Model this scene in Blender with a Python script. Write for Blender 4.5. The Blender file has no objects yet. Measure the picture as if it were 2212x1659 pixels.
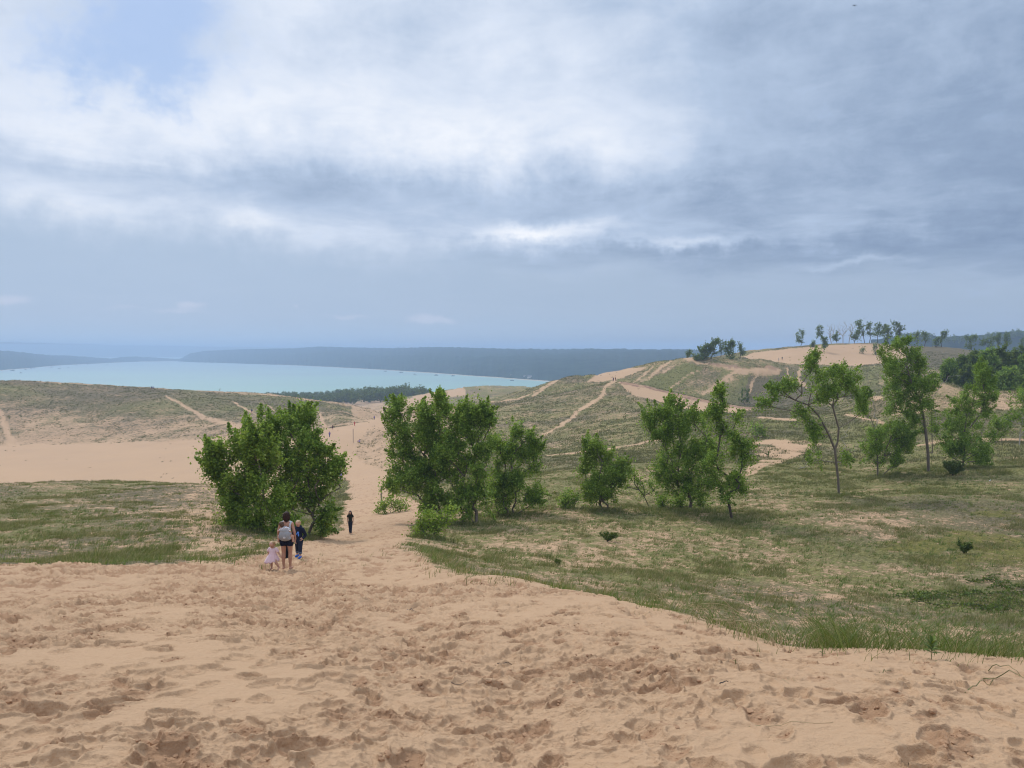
import bpy, math, random
import numpy as np
from math import radians, sin, cos, atan2, sqrt, pi

C = bpy.context.scene.collection
SC = bpy.context.scene
random.seed(7)
RNG = np.random.default_rng(11)

# ------------------------------------------------------------------ camera
K = (1024 / 2212) / 773.0          # tangent per unit of the 2212-wide reading of the photograph
PITCH = math.atan((829.5 - 756) * K)
cam_d = bpy.data.cameras.new('camera')
cam = bpy.data.objects.new('camera', cam_d)
C.objects.link(cam)
cam_d.sensor_width = 36
cam_d.lens = 773 / 1024 * 36
cam_d.clip_start = 0.1
cam_d.clip_end = 60000
cam.location = (0, 0, 0)
cam.rotation_euler = (pi / 2 - PITCH, 0, 0)
SC.camera = cam
SC.view_settings.view_transform = 'Standard'
SC.view_settings.look = 'None'
SC.view_settings.gamma = 1
SC.view_settings.exposure = 0.20
SC.cycles.use_denoising = True
SC.cycles.pixel_filter_type = 'BLACKMAN_HARRIS'
SC.cycles.filter_width = 1.15
SC.cycles.max_bounces = 6
SC.cycles.volume_bounces = 2
SC.cycles.transparent_max_bounces = 4

# ------------------------------------------------------------------ node helper
class NT:
    def __init__(s, tree):
        s.t = tree; s.n = tree.nodes; s.l = tree.links
    def new(s, typ, **kw):
        n = s.n.new(typ)
        for k, v in kw.items():
            setattr(n, k, v)
        return n
    def put(s, sock, v):
        if isinstance(v, bpy.types.NodeSocket):
            s.l.new(v, sock)
        else:
            sock.default_value = v
    def m(s, op, a, b=0.0, c=None, clamp=False):
        n = s.n.new('ShaderNodeMath'); n.operation = op; n.use_clamp = clamp
        s.put(n.inputs[0], a); s.put(n.inputs[1], b)
        if c is not None: s.put(n.inputs[2], c)
        return n.outputs[0]
    def ss(s, x, lo, hi, a=0.0, b=1.0):
        n = s.n.new('ShaderNodeMapRange'); n.interpolation_type = 'SMOOTHSTEP'
        s.put(n.inputs[0], x); n.inputs[1].default_value = lo; n.inputs[2].default_value = hi
        n.inputs[3].default_value = a; n.inputs[4].default_value = b
        return n.outputs[0]
    def mix(s, f, a, b):
        n = s.n.new('ShaderNodeMix'); n.data_type = 'RGBA'
        s.put(n.inputs[0], f)
        for i, v in ((6, a), (7, b)):
            if not isinstance(v, bpy.types.NodeSocket): v = (*v[:3], 1)
            s.put(n.inputs[i], v)
        return n.outputs[2]
    def noise(s, vec, scale, detail=4, rough=.55, dist=0.0, out=0, dim='3D'):
        n = s.n.new('ShaderNodeTexNoise'); n.noise_dimensions = dim
        if vec is not None: s.l.new(vec, n.inputs['Vector'])
        n.inputs['Scale'].default_value = scale; n.inputs['Detail'].default_value = detail
        n.inputs['Roughness'].default_value = rough; n.inputs['Distortion'].default_value = dist
        return n.outputs[out]
    def attr(s, name):
        n = s.n.new('ShaderNodeAttribute'); n.attribute_name = name
        return n.outputs['Fac']
    def ramp(s, f, stops):
        n = s.n.new('ShaderNodeValToRGB'); s.put(n.inputs[0], f)
        cr = n.color_ramp
        while len(cr.elements) < len(stops): cr.elements.new(0.5)
        for e, (p, c) in zip(cr.elements, stops):
            e.position = p; e.color = (*c, 1)
        return n.outputs[0]

def srgb(r, g, b):
    f = lambda v: v / 12.92 if v <= .04045 else ((v + .055) / 1.055) ** 2.4
    return (f(r / 255), f(g / 255), f(b / 255))

# ------------------------------------------------------------------ world: veiled daylight sky with clouds
SUN_AZ = radians(-28)      # ahead and a little left of the view
SUN_EL = radians(46)
world = bpy.data.worlds.new('World'); SC.world = world
world.use_nodes = True
w = NT(world.node_tree)
for n in list(w.n): w.n.remove(n)
tc = w.new('ShaderNodeTexCoord')
D = tc.outputs['Generated']
sx = w.new('ShaderNodeSeparateXYZ'); w.l.new(D, sx.inputs[0])
X_, Y_, Z_ = sx.outputs
zc = w.m('MAXIMUM', Z_, 0.0)
den = w.m('ADD', zc, 0.10)
cx_ = w.new('ShaderNodeCombineXYZ')
w.put(cx_.inputs[0], w.m('DIVIDE', X_, den)); w.put(cx_.inputs[1], w.m('DIVIDE', Y_, den)); cx_.inputs[2].default_value = 0.3
P = cx_.outputs[0]                                   # flat cloud deck coordinates
AZ = w.m('ARCTAN2', X_, Y_)
EL = w.m('ARCSINE', Z_)
n1 = w.noise(P, 0.55, 6, .55)
n2 = w.noise(P, 1.5, 8, .6, .4)
n3 = w.noise(D, 7.0, 7, .6)
n4 = w.noise(D, 2.5, 5, .5)
n5 = w.noise(D, 22.0, 5, .6)
n6 = w.noise(P, 3.6, 9, .66, .6)
# soft wobble of the layout by the noise
AZw = w.m('ADD', AZ, w.m('ADD', w.m('MULTIPLY_ADD', n3, .16, -.08), w.m('MULTIPLY_ADD', n4, .3, -.15)))
ELw = w.m('ADD', EL, w.m('ADD', w.m('MULTIPLY_ADD', n3, .07, -.035), w.m('MULTIPLY_ADD', n5, .03, -.015)))
def ae(X, Y):
    a = math.atan((X - 1106) * K)
    return a, math.atan((756 - Y) * K * cos(a))
def blob(X, Y, rx, ry, amp, A=None, E=None):
    a, e = ae(X, Y)
    A = A or AZw; E = E or ELw
    p = w.m('DIVIDE', w.m('SUBTRACT', A, a), rx * K)
    q = w.m('DIVIDE', w.m('SUBTRACT', E, e), ry * K)
    r = w.m('ADD', w.m('MULTIPLY', p, p), w.m('MULTIPLY', q, q))
    return w.m('MULTIPLY', w.m('EXPONENT', w.m('MULTIPLY', r, -1.0)), amp)
# cloud brightness field
L = w.m('MULTIPLY_ADD', n1, .34, .47)
L = w.m('ADD', L, w.m('MULTIPLY_ADD', n2, .55, -.27))
L = w.m('ADD', L, w.m('MULTIPLY_ADD', n6, .30, -.15))
L = w.m('ADD', L, w.m('ADD', w.m('MULTIPLY_ADD', n3, .40, -.20), w.m('MULTIPLY_ADD', n5, .22, -.11)))
for b in ((2250, 330, 620, 330, -.36), (1950, 60, 400, 200, -.18), (1500, 110, 240, 120, -.06),
          (420, 395, 330, 34, -.10), (900, 420, 300, 40, -.13), (1300, 440, 400, 50, -.18),
          (1250, 560, 420, 26, -.22), (1750, 560, 380, 45, -.18), (2050, 540, 300, 60, -.1),
          (560, 250, 420, 80, .18), (1150, 300, 330, 60, .24), (1080, 130, 300, 110, .14), (160, 300, 260, 70, .12),
          (600, 490, 70, 24, .26), (1150, 500, 130, 16, .42), (1480, 525, 160, 13, .26), (1880, 566, 110, 9, .24),
          (250, 470, 300, 45, .10), (50, 430, 120, 24, .12)):
    L = w.m('ADD', L, blob(*b))
Lc = w.m('ADD', L, 0.0, clamp=True)
cloud = w.ramp(Lc, [(0.0, srgb(116, 136, 165)), (.25, srgb(140, 159, 186)), (.5, srgb(172, 189, 213)),
                    (.75, srgb(207, 217, 233)), (1.0, srgb(236, 239, 245))])
# low smooth zone above the horizon
lowc = w.mix(w.ss(AZ, -.5, .6), srgb(166, 185, 208), srgb(156, 173, 194))
lowf = w.ss(w.m('ADD', ELw, w.m('MULTIPLY', AZ, .055)), .085, .150, 1.0, 0.0)
sky = w.new('ShaderNodeTexSky'); sky.sky_type = 'NISHITA'; sky.sun_disc = False
sky.sun_elevation = SUN_EL; sky.sun_rotation = SUN_AZ
sky.air_density = 1.6; sky.dust_density = 1.5; sky.ozone_density = 2.0
skys = w.new('ShaderNodeVectorMath', operation='SCALE'); w.l.new(sky.outputs[0], skys.inputs[0]); skys.inputs['Scale'].default_value = 0.10
clear = w.mix(.75, skys.outputs[0], srgb(118, 158, 214))
col = w.mix(w.m('MULTIPLY', lowf, .93), cloud, lowc)
# opening in the deck, upper left, ragged edge
hole = w.m('ADD', blob(330, 110, 190, 120, 1.25), blob(430, 20, 130, 60, .45))
hole = w.m('ADD', hole, w.m('ADD', blob(860, 80, 60, 60, .28), w.m('MULTIPLY_ADD', n2, .9, -.45)))
hole = w.m('ADD', hole, w.m('ADD', w.m('MULTIPLY_ADD', n3, 1.2, -.60), w.m('ADD', w.m('MULTIPLY_ADD', n5, 1.3, -.65), w.m('MULTIPLY_ADD', n6, 1.3, -.65))))
holef = w.ss(hole, .22, 1.25, 0.0, .80)
col = w.mix(holef, col, clear)
# small far cumulus puffs
puff = None
for b in ((30, 648, 40, 14, 1.), (415, 657, 36, 9, 1.), (380, 672, 80, 7, .7), (260, 664, 40, 8, .6), (920, 684, 40, 12, .9),
          (960, 694, 50, 8, .9), (760, 685, 60, 8, .7), (640, 662, 14, 5, .8), (600, 683, 120, 7, .5), (1200, 690, 90, 10, .4)):
    q = blob(*b, A=w.m('ADD', AZ, w.m('MULTIPLY_ADD', n5, .05, -.025)), E=w.m('ADD', EL, w.m('MULTIPLY_ADD', n5, .02, -.010)))
    puff = q if puff is None else w.m('ADD', puff, q)
col = w.mix(w.ss(w.m('MULTIPLY', puff, w.m('MULTIPLY_ADD', n5, .8, .5)), .35, .95, 0, .36), col, srgb(212, 213, 228))
# bright veil overhead, where the hidden sun stands
sd = w.new('ShaderNodeVectorMath', operation='DOT_PRODUCT'); w.l.new(D, sd.inputs[0])
sd.inputs[1].default_value = (sin(SUN_AZ) * cos(SUN_EL), cos(SUN_AZ) * cos(SUN_EL), sin(SUN_EL))
gl = w.m('ADD', w.ss(sd.outputs['Value'], .935, 1.0, 0, 4.5), w.ss(Z_, .46, .85, 0, .5))
bg = w.new('ShaderNodeBackground'); w.put(bg.inputs['Color'], col)
w.put(bg.inputs['Strength'], w.m('ADD', gl, 1.0))
out = w.new('ShaderNodeOutputWorld'); w.l.new(bg.outputs[0], out.inputs[0])
world.cycles.sampling_method = 'MANUAL'; world.cycles.sample_map_resolution = 512

sun_d = bpy.data.lights.new('sun', 'SUN'); sun = bpy.data.objects.new('sun', sun_d); C.objects.link(sun)
sun_d.energy = 1.5; sun_d.angle = radians(10); sun_d.color = (1.0, .93, .82)
sun.rotation_euler = (pi / 2 - SUN_EL, 0, pi - SUN_AZ)

# ------------------------------------------------------------------ helpers for things
def tag(o, label=None, cat=None, group=None, kind=None):
    if label: o['label'] = label
    if cat: o['category'] = cat
    if group: o['group'] = group
    if kind: o['kind'] = kind
    return o

def empty(name, loc=(0, 0, 0), rz=0.0, label=None, cat=None, group=None):
    o = bpy.data.objects.new(name, None); C.objects.link(o)
    o.location = loc; o.rotation_euler = (0, 0, rz); o.empty_display_size = .2
    return tag(o, label, cat, group)

def mesh_obj(name, V, F, mat, parent=None, smooth=False, loc=None, attrs=None):
    """V (n,3) array; F: (m,3) or (m,4) array, or a list of such arrays"""
    me = bpy.data.meshes.new(name)
    V = np.asarray(V, dtype=np.float32)
    Fs = F if isinstance(F, list) else [F]
    Fs = [np.asarray(f, dtype=np.int32) for f in Fs if len(f)]
    idx = np.concatenate([f.ravel() for f in Fs])
    cnt = np.concatenate([np.full(len(f), f.shape[1], dtype=np.int32) for f in Fs])
    st = np.concatenate([[0], np.cumsum(cnt)[:-1]]).astype(np.int32)
    me.vertices.add(len(V)); me.vertices.foreach_set('co', V.ravel())
    me.loops.add(len(idx)); me.loops.foreach_set('vertex_index', idx)
    me.polygons.add(len(cnt)); me.polygons.foreach_set('loop_start', st)
    try: me.polygons.foreach_set('loop_total', cnt)
    except Exception: pass
    if attrs:
        for k, a in attrs.items():
            at = me.attributes.new(k, 'FLOAT', 'POINT'); at.data.foreach_set('value', np.asarray(a, dtype=np.float32).ravel())
    me.update(calc_edges=True)
    me.polygons.foreach_set('use_smooth', np.full(len(cnt), smooth))
    o = bpy.data.objects.new(name, me); C.objects.link(o)
    me.materials.append(mat)
    if parent is not None: o.parent = parent
    if loc is not None: o.location = loc
    return o

class MB:
    """collects simple shapes into one mesh"""
    def __init__(s): s.V = []; s.F3 = []; s.F4 = []; s.n = 0
    def add(s, V, F3=None, F4=None):
        s.V.append(np.asarray(V, float))
        if F3 is not None and len(F3): s.F3.append(np.asarray(F3) + s.n)
        if F4 is not None and len(F4): s.F4.append(np.asarray(F4) + s.n)
        s.n += len(V); return s
    def grid(s, G, close=False):
        """G (a,b,3)"""
        a, b = G.shape[:2]
        i = np.arange(a - 1)[:, None]; j = np.arange(b if close else b - 1)[None]
        j2 = (j + 1) % b
        F = np.stack([i * b + j, i * b + j2, (i + 1) * b + j2, (i + 1) * b + j], -1).reshape(-1, 4)
        return s.add(G.reshape(-1, 3), None, F)
    def capsule(s, p1, r1, p2, r2, n=10, flat=None):
        p1 = np.array(p1, float); p2 = np.array(p2, float)
        d = p2 - p1; Ln = np.linalg.norm(d)
        d = d / Ln if Ln > 1e-6 else np.array([0, 0, 1.])
        a = np.cross(d, [0, 1, 0] if abs(d[1]) < .9 else [1, 0, 0]); a /= np.linalg.norm(a); b = np.cross(d, a)
        rings = [(p1 - d * r1, .02)] + [(p1 - d * r1 * cos(t), r1 * sin(t)) for t in (.5, 1.0)] + [(p1, r1), (p2, r2)] \
            + [(p2 + d * r2 * cos(t), r2 * sin(t)) for t in (1.0, .5)] + [(p2 + d * r2, .02)]
        th = np.linspace(0, 2 * pi, n, endpoint=False)
        G = np.array([[c + (a * cos(t) + b * sin(t)) * min(r, max(r1, r2)) for t in th] for c, r in rings])
        G[0] = rings[0][0] + (G[0] - rings[0][0]) * .05; G[-1] = rings[-1][0] + (G[-1] - rings[-1][0]) * .05
        s.grid(G, True)
        m = len(rings); base = s.n - m * n
        s.F3 += [np.array([[base, base + k + 1, base + k] for k in range(1, n - 1)]),
                 np.array([[base + (m - 1) * n, base + (m - 1) * n + k, base + (m - 1) * n + k + 1] for k in range(1, n - 1)])]
        return s
    def ball(s, c, r, n=12, m=8):
        r = np.array(r if hasattr(r, '__len__') else (r, r, r), float); c = np.array(c, float)
        ph = np.linspace(0.02, pi - .02, m); th = np.linspace(0, 2 * pi, n, endpoint=False)
        G = np.array([[c + r * (sin(p) * cos(t), sin(p) * sin(t), -cos(p)) for t in th] for p in ph])
        s.grid(G, True)
        base = s.n - m * n
        s.F3 += [np.array([[base, base + k + 1, base + k] for k in range(1, n - 1)]),
                 np.array([[base + (m - 1) * n, base + (m - 1) * n + k, base + (m - 1) * n + k + 1] for k in range(1, n - 1)])]
        return s
    def box(s, c, h, bevel=.12):
        """rounded-edge box: centre, half sizes"""
        c = np.array(c, float); h = np.array(h, float)
        lv = [(-1, 1 - bevel), (-1 + bevel, 1), (1 - bevel, 1), (1, 1 - bevel)]
        G = []
        for z, k in lv:
            b = bevel
            ring = [(-k, -k + b), (-k + b, -k), (k - b, -k), (k, -k + b), (k, k - b), (k - b, k), (-k + b, k), (-k, k - b)]
            G.append([c + h * (x, y, z) for x, y in ring])
        s.grid(np.array(G), True)
        base = s.n - 32
        s.F3 += [np.array([[base, base + k + 1, base + k] for k in range(1, 7)]),
                 np.array([[base + 24, base + 24 + k, base + 24 + k + 1] for k in range(1, 7)])]
        return s
    def build(s, name, mat, parent=None, smooth=True, loc=None, voxel=None, sm=4):
        Fs = []
        if s.F4: Fs.append(np.concatenate(s.F4))
        if s.F3: Fs.append(np.concatenate(s.F3))
        o = mesh_obj(name, np.concatenate(s.V), Fs, mat, parent, smooth, loc)
        if voxel:
            r = o.modifiers.new('remesh', 'REMESH'); r.mode = 'VOXEL'; r.voxel_size = voxel; r.use_smooth_shade = True
            q = o.modifiers.new('smooth', 'SMOOTH'); q.factor = .5; q.iterations = sm
        return o

# ------------------------------------------------------------------ noise (numpy)
def _h(ix, iy, seed):
    h = (ix.astype(np.int64) * 374761393 + iy.astype(np.int64) * 668265263 + seed * 974711) & 0xffffffff
    h = ((h ^ (h >> 13)) * 1274126177) & 0xffffffff
    h = ((h ^ (h >> 16)) * 2246822519) & 0xffffffff
    return ((h ^ (h >> 15)) & 0xffffff) / float(0x1000000)
def vnoise(x, y, seed=0):
    xi = np.floor(x); yi = np.floor(y); fx = x - xi; fy = y - yi
    fx = fx * fx * fx * (fx * (fx * 6 - 15) + 10); fy = fy * fy * fy * (fy * (fy * 6 - 15) + 10)
    a = _h(xi, yi, seed); b = _h(xi + 1, yi, seed); c = _h(xi, yi + 1, seed); d = _h(xi + 1, yi + 1, seed)
    return (a + (b - a) * fx) + ((c + (d - c) * fx) - (a + (b - a) * fx)) * fy
def fbm(x, y, scale, octv=4, seed=0, gain=.5):
    """scale = size of the largest feature in metres; result about -1..1"""
    s = 0; a = 1; t = 0; x = x / scale; y = y / scale
    for k in range(octv):
        s = s + a * (vnoise(x + 17.3 * k, y - 9.1 * k, seed + k) * 2 - 1); t += a; a *= gain
        x, y = x * 1.93 + y * .48, y * 1.93 - x * .48
    return s / t * 1.5
def worley(x, y, scale, seed=0):
    x = x / scale; y = y / scale; xi = np.floor(x); yi = np.floor(y)
    f = np.full(x.shape, 9.)
    for dx in (-1, 0, 1):
        for dy in (-1, 0, 1):
            px = xi + dx + _h(xi + dx, yi + dy, seed); py = yi + dy + _h(xi + dx, yi + dy, seed + 5)
            f = np.minimum(f, (px - x) ** 2 + (py - y) ** 2)
    return np.sqrt(f)
def sstep(x, a, b):
    t = np.clip((x - a) / (b - a), 0, 1); return t * t * (3 - 2 * t)

# ------------------------------------------------------------------ photograph reading <-> world
def world_pt(X, Y, d):
    t = (829.5 - Y) * K
    den = cos(PITCH) + t * sin(PITCH)
    return ((X - 1106) * K * d / den, d, d * (t * cos(PITCH) - sin(PITCH)) / den)
def to_img(x, y, z):
    zc = np.maximum(y * cos(PITCH) - z * sin(PITCH), .01)
    yc = y * sin(PITCH) + z * cos(PITCH)
    return 1106 + x / zc / K, 829.5 - yc / zc / K

# ------------------------------------------------------------------ the dune terrain, surveyed as cross-country lines (x reading, y reading, distance in m)
CUR = [
 # 1 first step in front of the camera
 [(-600,1640,4.6),(1106,1659,4.6),(2800,1650,4.4)],
 # 2 brow of the near sand slope
 [(-600,1225,24),(0,1218,24),(250,1221,24),(450,1215,24.5),(620,1226,22.8),(740,1215,24),(870,1193,28),(950,1236,20),(1000,1247,18.5),(1200,1274,15.5),(1310,1291,14),(1400,1313,12.7),(1500,1341,11.2),(1620,1377,9.6),(1690,1402,8.9),(1750,1407,8.6),(1850,1405,8.5),(2000,1411,8.4),(2100,1420,8.2),(2212,1428,8.0),(2800,1440,7.8)],
 # 3 foot behind the brow
 [(-600,1222,30),(0,1215,29),(450,1211,29),(620,1186,33),(740,1190,34),(870,1172,35),(950,1215,27),(1000,1240,24.5),(1200,1284,23),(1500,1358,22),(1750,1425,20),(2000,1432,20),(2212,1450,19),(2800,1460,19)],
 # 4
 [(-600,1125,45),(0,1130,45),(450,1133,45),(620,1162,45),(740,1176,45),(870,1160,45),(1000,1178,45),(1200,1185,45),(1500,1195,45),(2000,1200,45),(2212,1196,45),(2800,1190,45)],
 # 5
 [(-600,1085,60),(0,1090,60),(450,1097,60),(600,1145,60),(740,1150,60),(870,1132,60),(1000,1130,60),(1200,1115,60),(1500,1115,60),(1800,1110,60),(2000,1103,60),(2212,1095,60),(2800,1090,60)],
 # 6
 [(-600,1040,85),(0,1045,85),(440,1050,85),(520,1060,85),(600,1090,85),(740,1103,85),(870,1088,85),(1000,1062,85),(1200,1040,85),(1500,1040,85),(1800,1030,85),(2000,1020,85),(2212,1000,85),(2800,990,85)],
 # 7
 [(-600,1100,150),(0,1101,150),(500,1095,148),(620,1070,142),(740,1050,140),(800,1042,140),(870,1030,140),(1000,1010,130),(1200,990,130),(1500,968,118),(1800,960,120),(2000,955,110),(2212,940,110),(2800,930,110)],
 # 8
 [(-600,970,270),(0,966,270),(300,958,270),(440,950,265),(600,965,220),(700,1000,200),(740,1017,190),(800,1008,190),(870,1000,190),(1000,960,180),(1200,940,180),(1500,906,170),(1800,900,170),(1900,905,145),(2000,895,130),(2212,890,130),(2800,880,130)],
 # 9
 [(-600,895,320),(0,893,320),(440,893,320),(600,905,300),(690,930,262),(740,955,235),(800,968,240),(870,930,240),(1000,905,240),(1200,885,240),(1330,852,262),(1500,884,240),(1650,888,235),(1800,880,220),(1900,858,172),(1975,828,160),(2035,824,158),(2110,846,160),(2212,850,160),(2800,850,160)],
 # 10 crest of the near ridge
 [(-600,850,350),(0,850,350),(440,862,350),(600,880,345),(700,915,320),(740,925,285),(800,915,300),(835,897,310),(870,887,305),(1000,878,300),(1100,864,300),(1200,850,292),(1280,830,290),(1330,822,290),(1400,833,286),(1450,846,283),(1500,857,280),(1600,876,275),(1680,880,270),(1800,857,265),(1900,872,195),(2000,850,190),(2100,848,190),(2212,845,200),(2800,840,200)],
 # 11 trough behind it
 [(-600,835,368),(0,833,368),(440,852,370),(600,866,372),(700,885,370),(740,892,360),(800,905,380),(835,912,360),(870,905,350),(1000,890,340),(1100,880,330),(1200,865,325),(1280,856,325),(1330,852,320),(1400,858,318),(1500,872,312),(1600,882,305),(1700,880,305),(1800,848,300),(1900,848,270),(2000,838,260),(2212,832,260),(2800,832,260)],
 # 12 crest of the middle hills
 [(-600,818,382),(0,823,382),(100,826,382),(200,832,382),(330,840,384),(450,847,386),(550,852,390),(650,861,394),(700,868,398),(750,876,402),(790,884,408),(815,893,415),(828,901,425),(845,900,425),(870,887,400),(930,880,390),(1000,874,380),(1060,868,375),(1100,852,372),(1150,836,374),(1200,822,378),(1240,813,385),(1300,810,395),(1350,797,395),(1380,789,390),(1430,779,380),(1500,771,368),(1600,774,360),(1650,776,356),(1700,788,352),(1800,792,350),(1900,789,350),(2000,795,340),(2212,800,330),(2800,805,330)],
 # 13 trough
 [(-600,850,430),(0,856,430),(450,875,435),(650,885,450),(750,900,460),(828,920,480),(870,905,460),(1000,885,460),(1100,870,450),(1200,850,450),(1300,818,440),(1380,805,430),(1500,790,410),(1600,783,400),(1700,790,365),(1800,790,368),(1900,786,370),(2000,786,370),(2212,790,370),(2800,790,370)],
 # 14 far crest
 [(-600,880,520),(0,890,520),(450,900,520),(700,905,530),(800,893,550),(828,884,555),(870,866,560),(930,852,575),(1000,840,600),(1060,836,600),(1130,838,590),(1200,850,560),(1300,806,500),(1350,799,490),(1400,800,480),(1500,780,460),(1600,764,455),(1660,756,452),(1720,747,450),(1800,744,450),(1880,742,452),(1950,746,455),(2000,749,458),(2100,755,460),(2212,762,460),(2800,770,460)],
 # 15
 [(-600,870,900),(0,870,900),(700,872,900),(1000,860,900),(1130,850,900),(1300,850,800),(1500,830,700),(1800,785,620),(2212,790,620),(2800,790,620)],
 # 16
 [(-600,862,1250),(0,862,1250),(1300,860,1250),(1700,838,1300),(2212,830,1400),(2800,830,1400)],
]
R = np.concatenate([[0.02, .4, .9, 1.5, 2.1], 1 / np.linspace(1 / 3.2, 1 / 26, 1050), 26 * np.exp(np.arange(1, 400) * .0042),
                    26 * np.exp(399 * .0042) * np.exp(np.arange(1, 250) * .0053), np.linspace(530, 1400, 40)])
R = np.sort(R); R = R[np.concatenate([[True], np.diff(R) > 1e-4])]
TH0, TH1, NTH = -.74, .74, 1400
THd = np.linspace(TH0, TH1, NTH)
TH = np.concatenate([THd, np.linspace(TH1, 2 * pi + TH0, 60)[1:-1]])
TW = (TH + pi) % (2 * pi) - pi
nc = len(TH); nr = len(R)
def pchip_slopes(x, y):
    h = np.diff(x, axis=0); dl = np.diff(y, axis=0) / h
    m = np.zeros_like(y)
    w1 = 2 * h[1:] + h[:-1]; w2 = h[1:] + 2 * h[:-1]
    ok = dl[:-1] * dl[1:] > 0
    with np.errstate(divide='ignore', invalid='ignore'):
        hm = (w1 + w2) / (w1 / dl[:-1] + w2 / dl[1:])
    m[1:-1] = np.where(ok, hm, 0); m[0] = dl[0]; m[-1] = dl[-1]
    return m
def smooth1(a, n):
    k = np.hanning(2 * n + 1); k /= k.sum()
    return np.convolve(np.pad(a, n, mode='edge'), k, 'valid')
KR = [np.full(nc, .35)]; KZ = [np.full(nc, -1.56)]
for ci, cv in enumerate(CUR):
    pts = [world_pt(*p) for p in cv]
    th = np.array([atan2(p[0], p[1]) for p in pts]); rr = np.array([math.hypot(p[0], p[1]) for p in pts]); zz = np.array([p[2] for p in pts])
    tt = np.clip(TW, th[0], th[-1])
    r_ = np.interp(tt, th, rr); z_ = np.interp(tt, th, zz)
    r_[:NTH] = smooth1(r_[:NTH], 14); z_[:NTH] = smooth1(z_[:NTH], 14)
    KR.append(r_); KZ.append(z_)
KR.append(np.full(nc, 1600.)); KZ.append(np.full(nc, -77.))
KR = np.maximum.accumulate(np.array(KR) + np.arange(len(KR))[:, None] * 1e-3, axis=0); KZ = np.array(KZ)
NK = len(KR)
LR = np.log(KR + 2.0); SL = pchip_slopes(LR, KZ)
Z = np.zeros((nr, nc)); S = np.zeros((nr, nc))
lr = np.log(R + 2.0)
for j in range(nc):
    kx = LR[:, j]; i = np.clip(np.searchsorted(kx, lr) - 1, 0, NK - 2)
    h = kx[i + 1] - kx[i]; t = np.clip((lr - kx[i]) / h, -.2, 1)
    y0 = KZ[i, j]; y1 = KZ[i + 1, j]; m0 = SL[i, j] * h; m1 = SL[i + 1, j] * h
    Z[:, j] = y0 * (2 * t ** 3 - 3 * t ** 2 + 1) + m0 * (t ** 3 - 2 * t ** 2 + t) + y1 * (-2 * t ** 3 + 3 * t ** 2) + m1 * (t ** 3 - t ** 2)
    S[:, j] = i + np.clip(t, 0, 1)
# ground behind the camera: the dune goes on rising a little
wb = sstep(np.abs(TW), .95, 1.9)[None]
Z = Z * (1 - wb) + wb * np.minimum(-1.56 + .12 * R[:, None], 2.0)
GX = R[:, None] * np.sin(TH)[None]; GY = R[:, None] * np.cos(TH)[None]
RG = np.broadcast_to(R[:, None], Z.shape)
IX, IY = to_img(GX, GY, Z)            # before relief is added
infront = (np.abs(TW) < 1.2)[None]

def inpoly(px, py, poly):
    c = np.zeros(px.shape, bool); n = len(poly)
    for i in range(n):
        x1, y1 = poly[i]; x2, y2 = poly[(i + 1) % n]
        if y1 == y2: continue
        c ^= ((y1 > py) != (y2 > py)) & (px < (x2 - x1) * (py - y1) / (y2 - y1) + x1)
    return c
TWK = .56
def track(px, py, pts, hw):
    """soft distance to a polyline: 1 on it, 0 past its half width"""
    best = np.full(px.shape, 99.)
    for k in range(len(pts) - 1):
        (x1, y1), (x2, y2) = pts[k][:2], pts[k + 1][:2]
        w1 = pts[k][2] if len(pts[k]) > 2 else hw; w2 = pts[k + 1][2] if len(pts[k + 1]) > 2 else hw
        dx, dy = x2 - x1, y2 - y1
        t = np.clip(((px - x1) * dx + (py - y1) * dy) / (dx * dx + dy * dy), 0, 1)
        best = np.minimum(best, np.hypot(px - x1 - t * dx, py - y1 - t * dy) / (TWK * (w1 + (w2 - w1) * t)))
    return best

sc_ = 1 / (K * np.maximum(RG, 3))      # reading units per metre
jx = IX + np.clip(fbm(GX, GY, 2.2, 4, 31) * .45 * sc_, -14, 14) + np.clip(fbm(GX, GY, 9, 3, 32) * .6 * sc_, -7, 7)
jy = IY + np.clip(fbm(GX, GY, 2.2, 4, 41) * .10 * sc_, -5, 5)
# ---- sand everywhere the foot has worn the marram away
sand = np.zeros(Z.shape)
sand = np.maximum(sand, sstep(2.06 - S + fbm(GX, GY, 1.6, 4, 3) * .05, -.04, .04))
path = [(500,1262),(505,1222),(545,1205),(600,1188),(650,1172),(700,1160),(728,1148),(745,1120),(748,1080),(752,1040),(748,1012),(738,990),(705,968),(640,955),(560,962),(440,966),
        (430,950),(560,940),(690,928),(735,922),(790,910),(822,898),(842,893),(850,903),(815,920),(792,935),(775,950),(765,965),(762,982),(790,1003),(838,1020),(838,1062),(880,1078),(912,1090),(918,1112),(890,1140),(872,1165),(862,1190),(905,1215),(950,1248)]
pm = inpoly(jx, jy, path) & (S > 1.8) & (S < 12.6)
sand = np.maximum(sand, pm)
bowl = (S > 6.15) & (S < 8.5 + .25 * 0) & (jx < 700) & (jy < 1110) & (jy > 962 - np.clip(jx, 0, 440) * .028 + fbm(GX, GY, 12, 3, 5) * 5)
sand = np.maximum(sand, bowl)
LS = (S > 8) & (S < 12.1)
def addtrack(pts, hw, cond, soft=.6, v=.74):
    global sand
    sand = np.maximum(sand, np.where(cond, (v + .25 * fbm(GX, GY, 5, 3, 6)) * (1 - sstep(track(jx, jy, pts, hw), 1 - soft, 1 + soft)), 0))
far = S > 8
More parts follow.
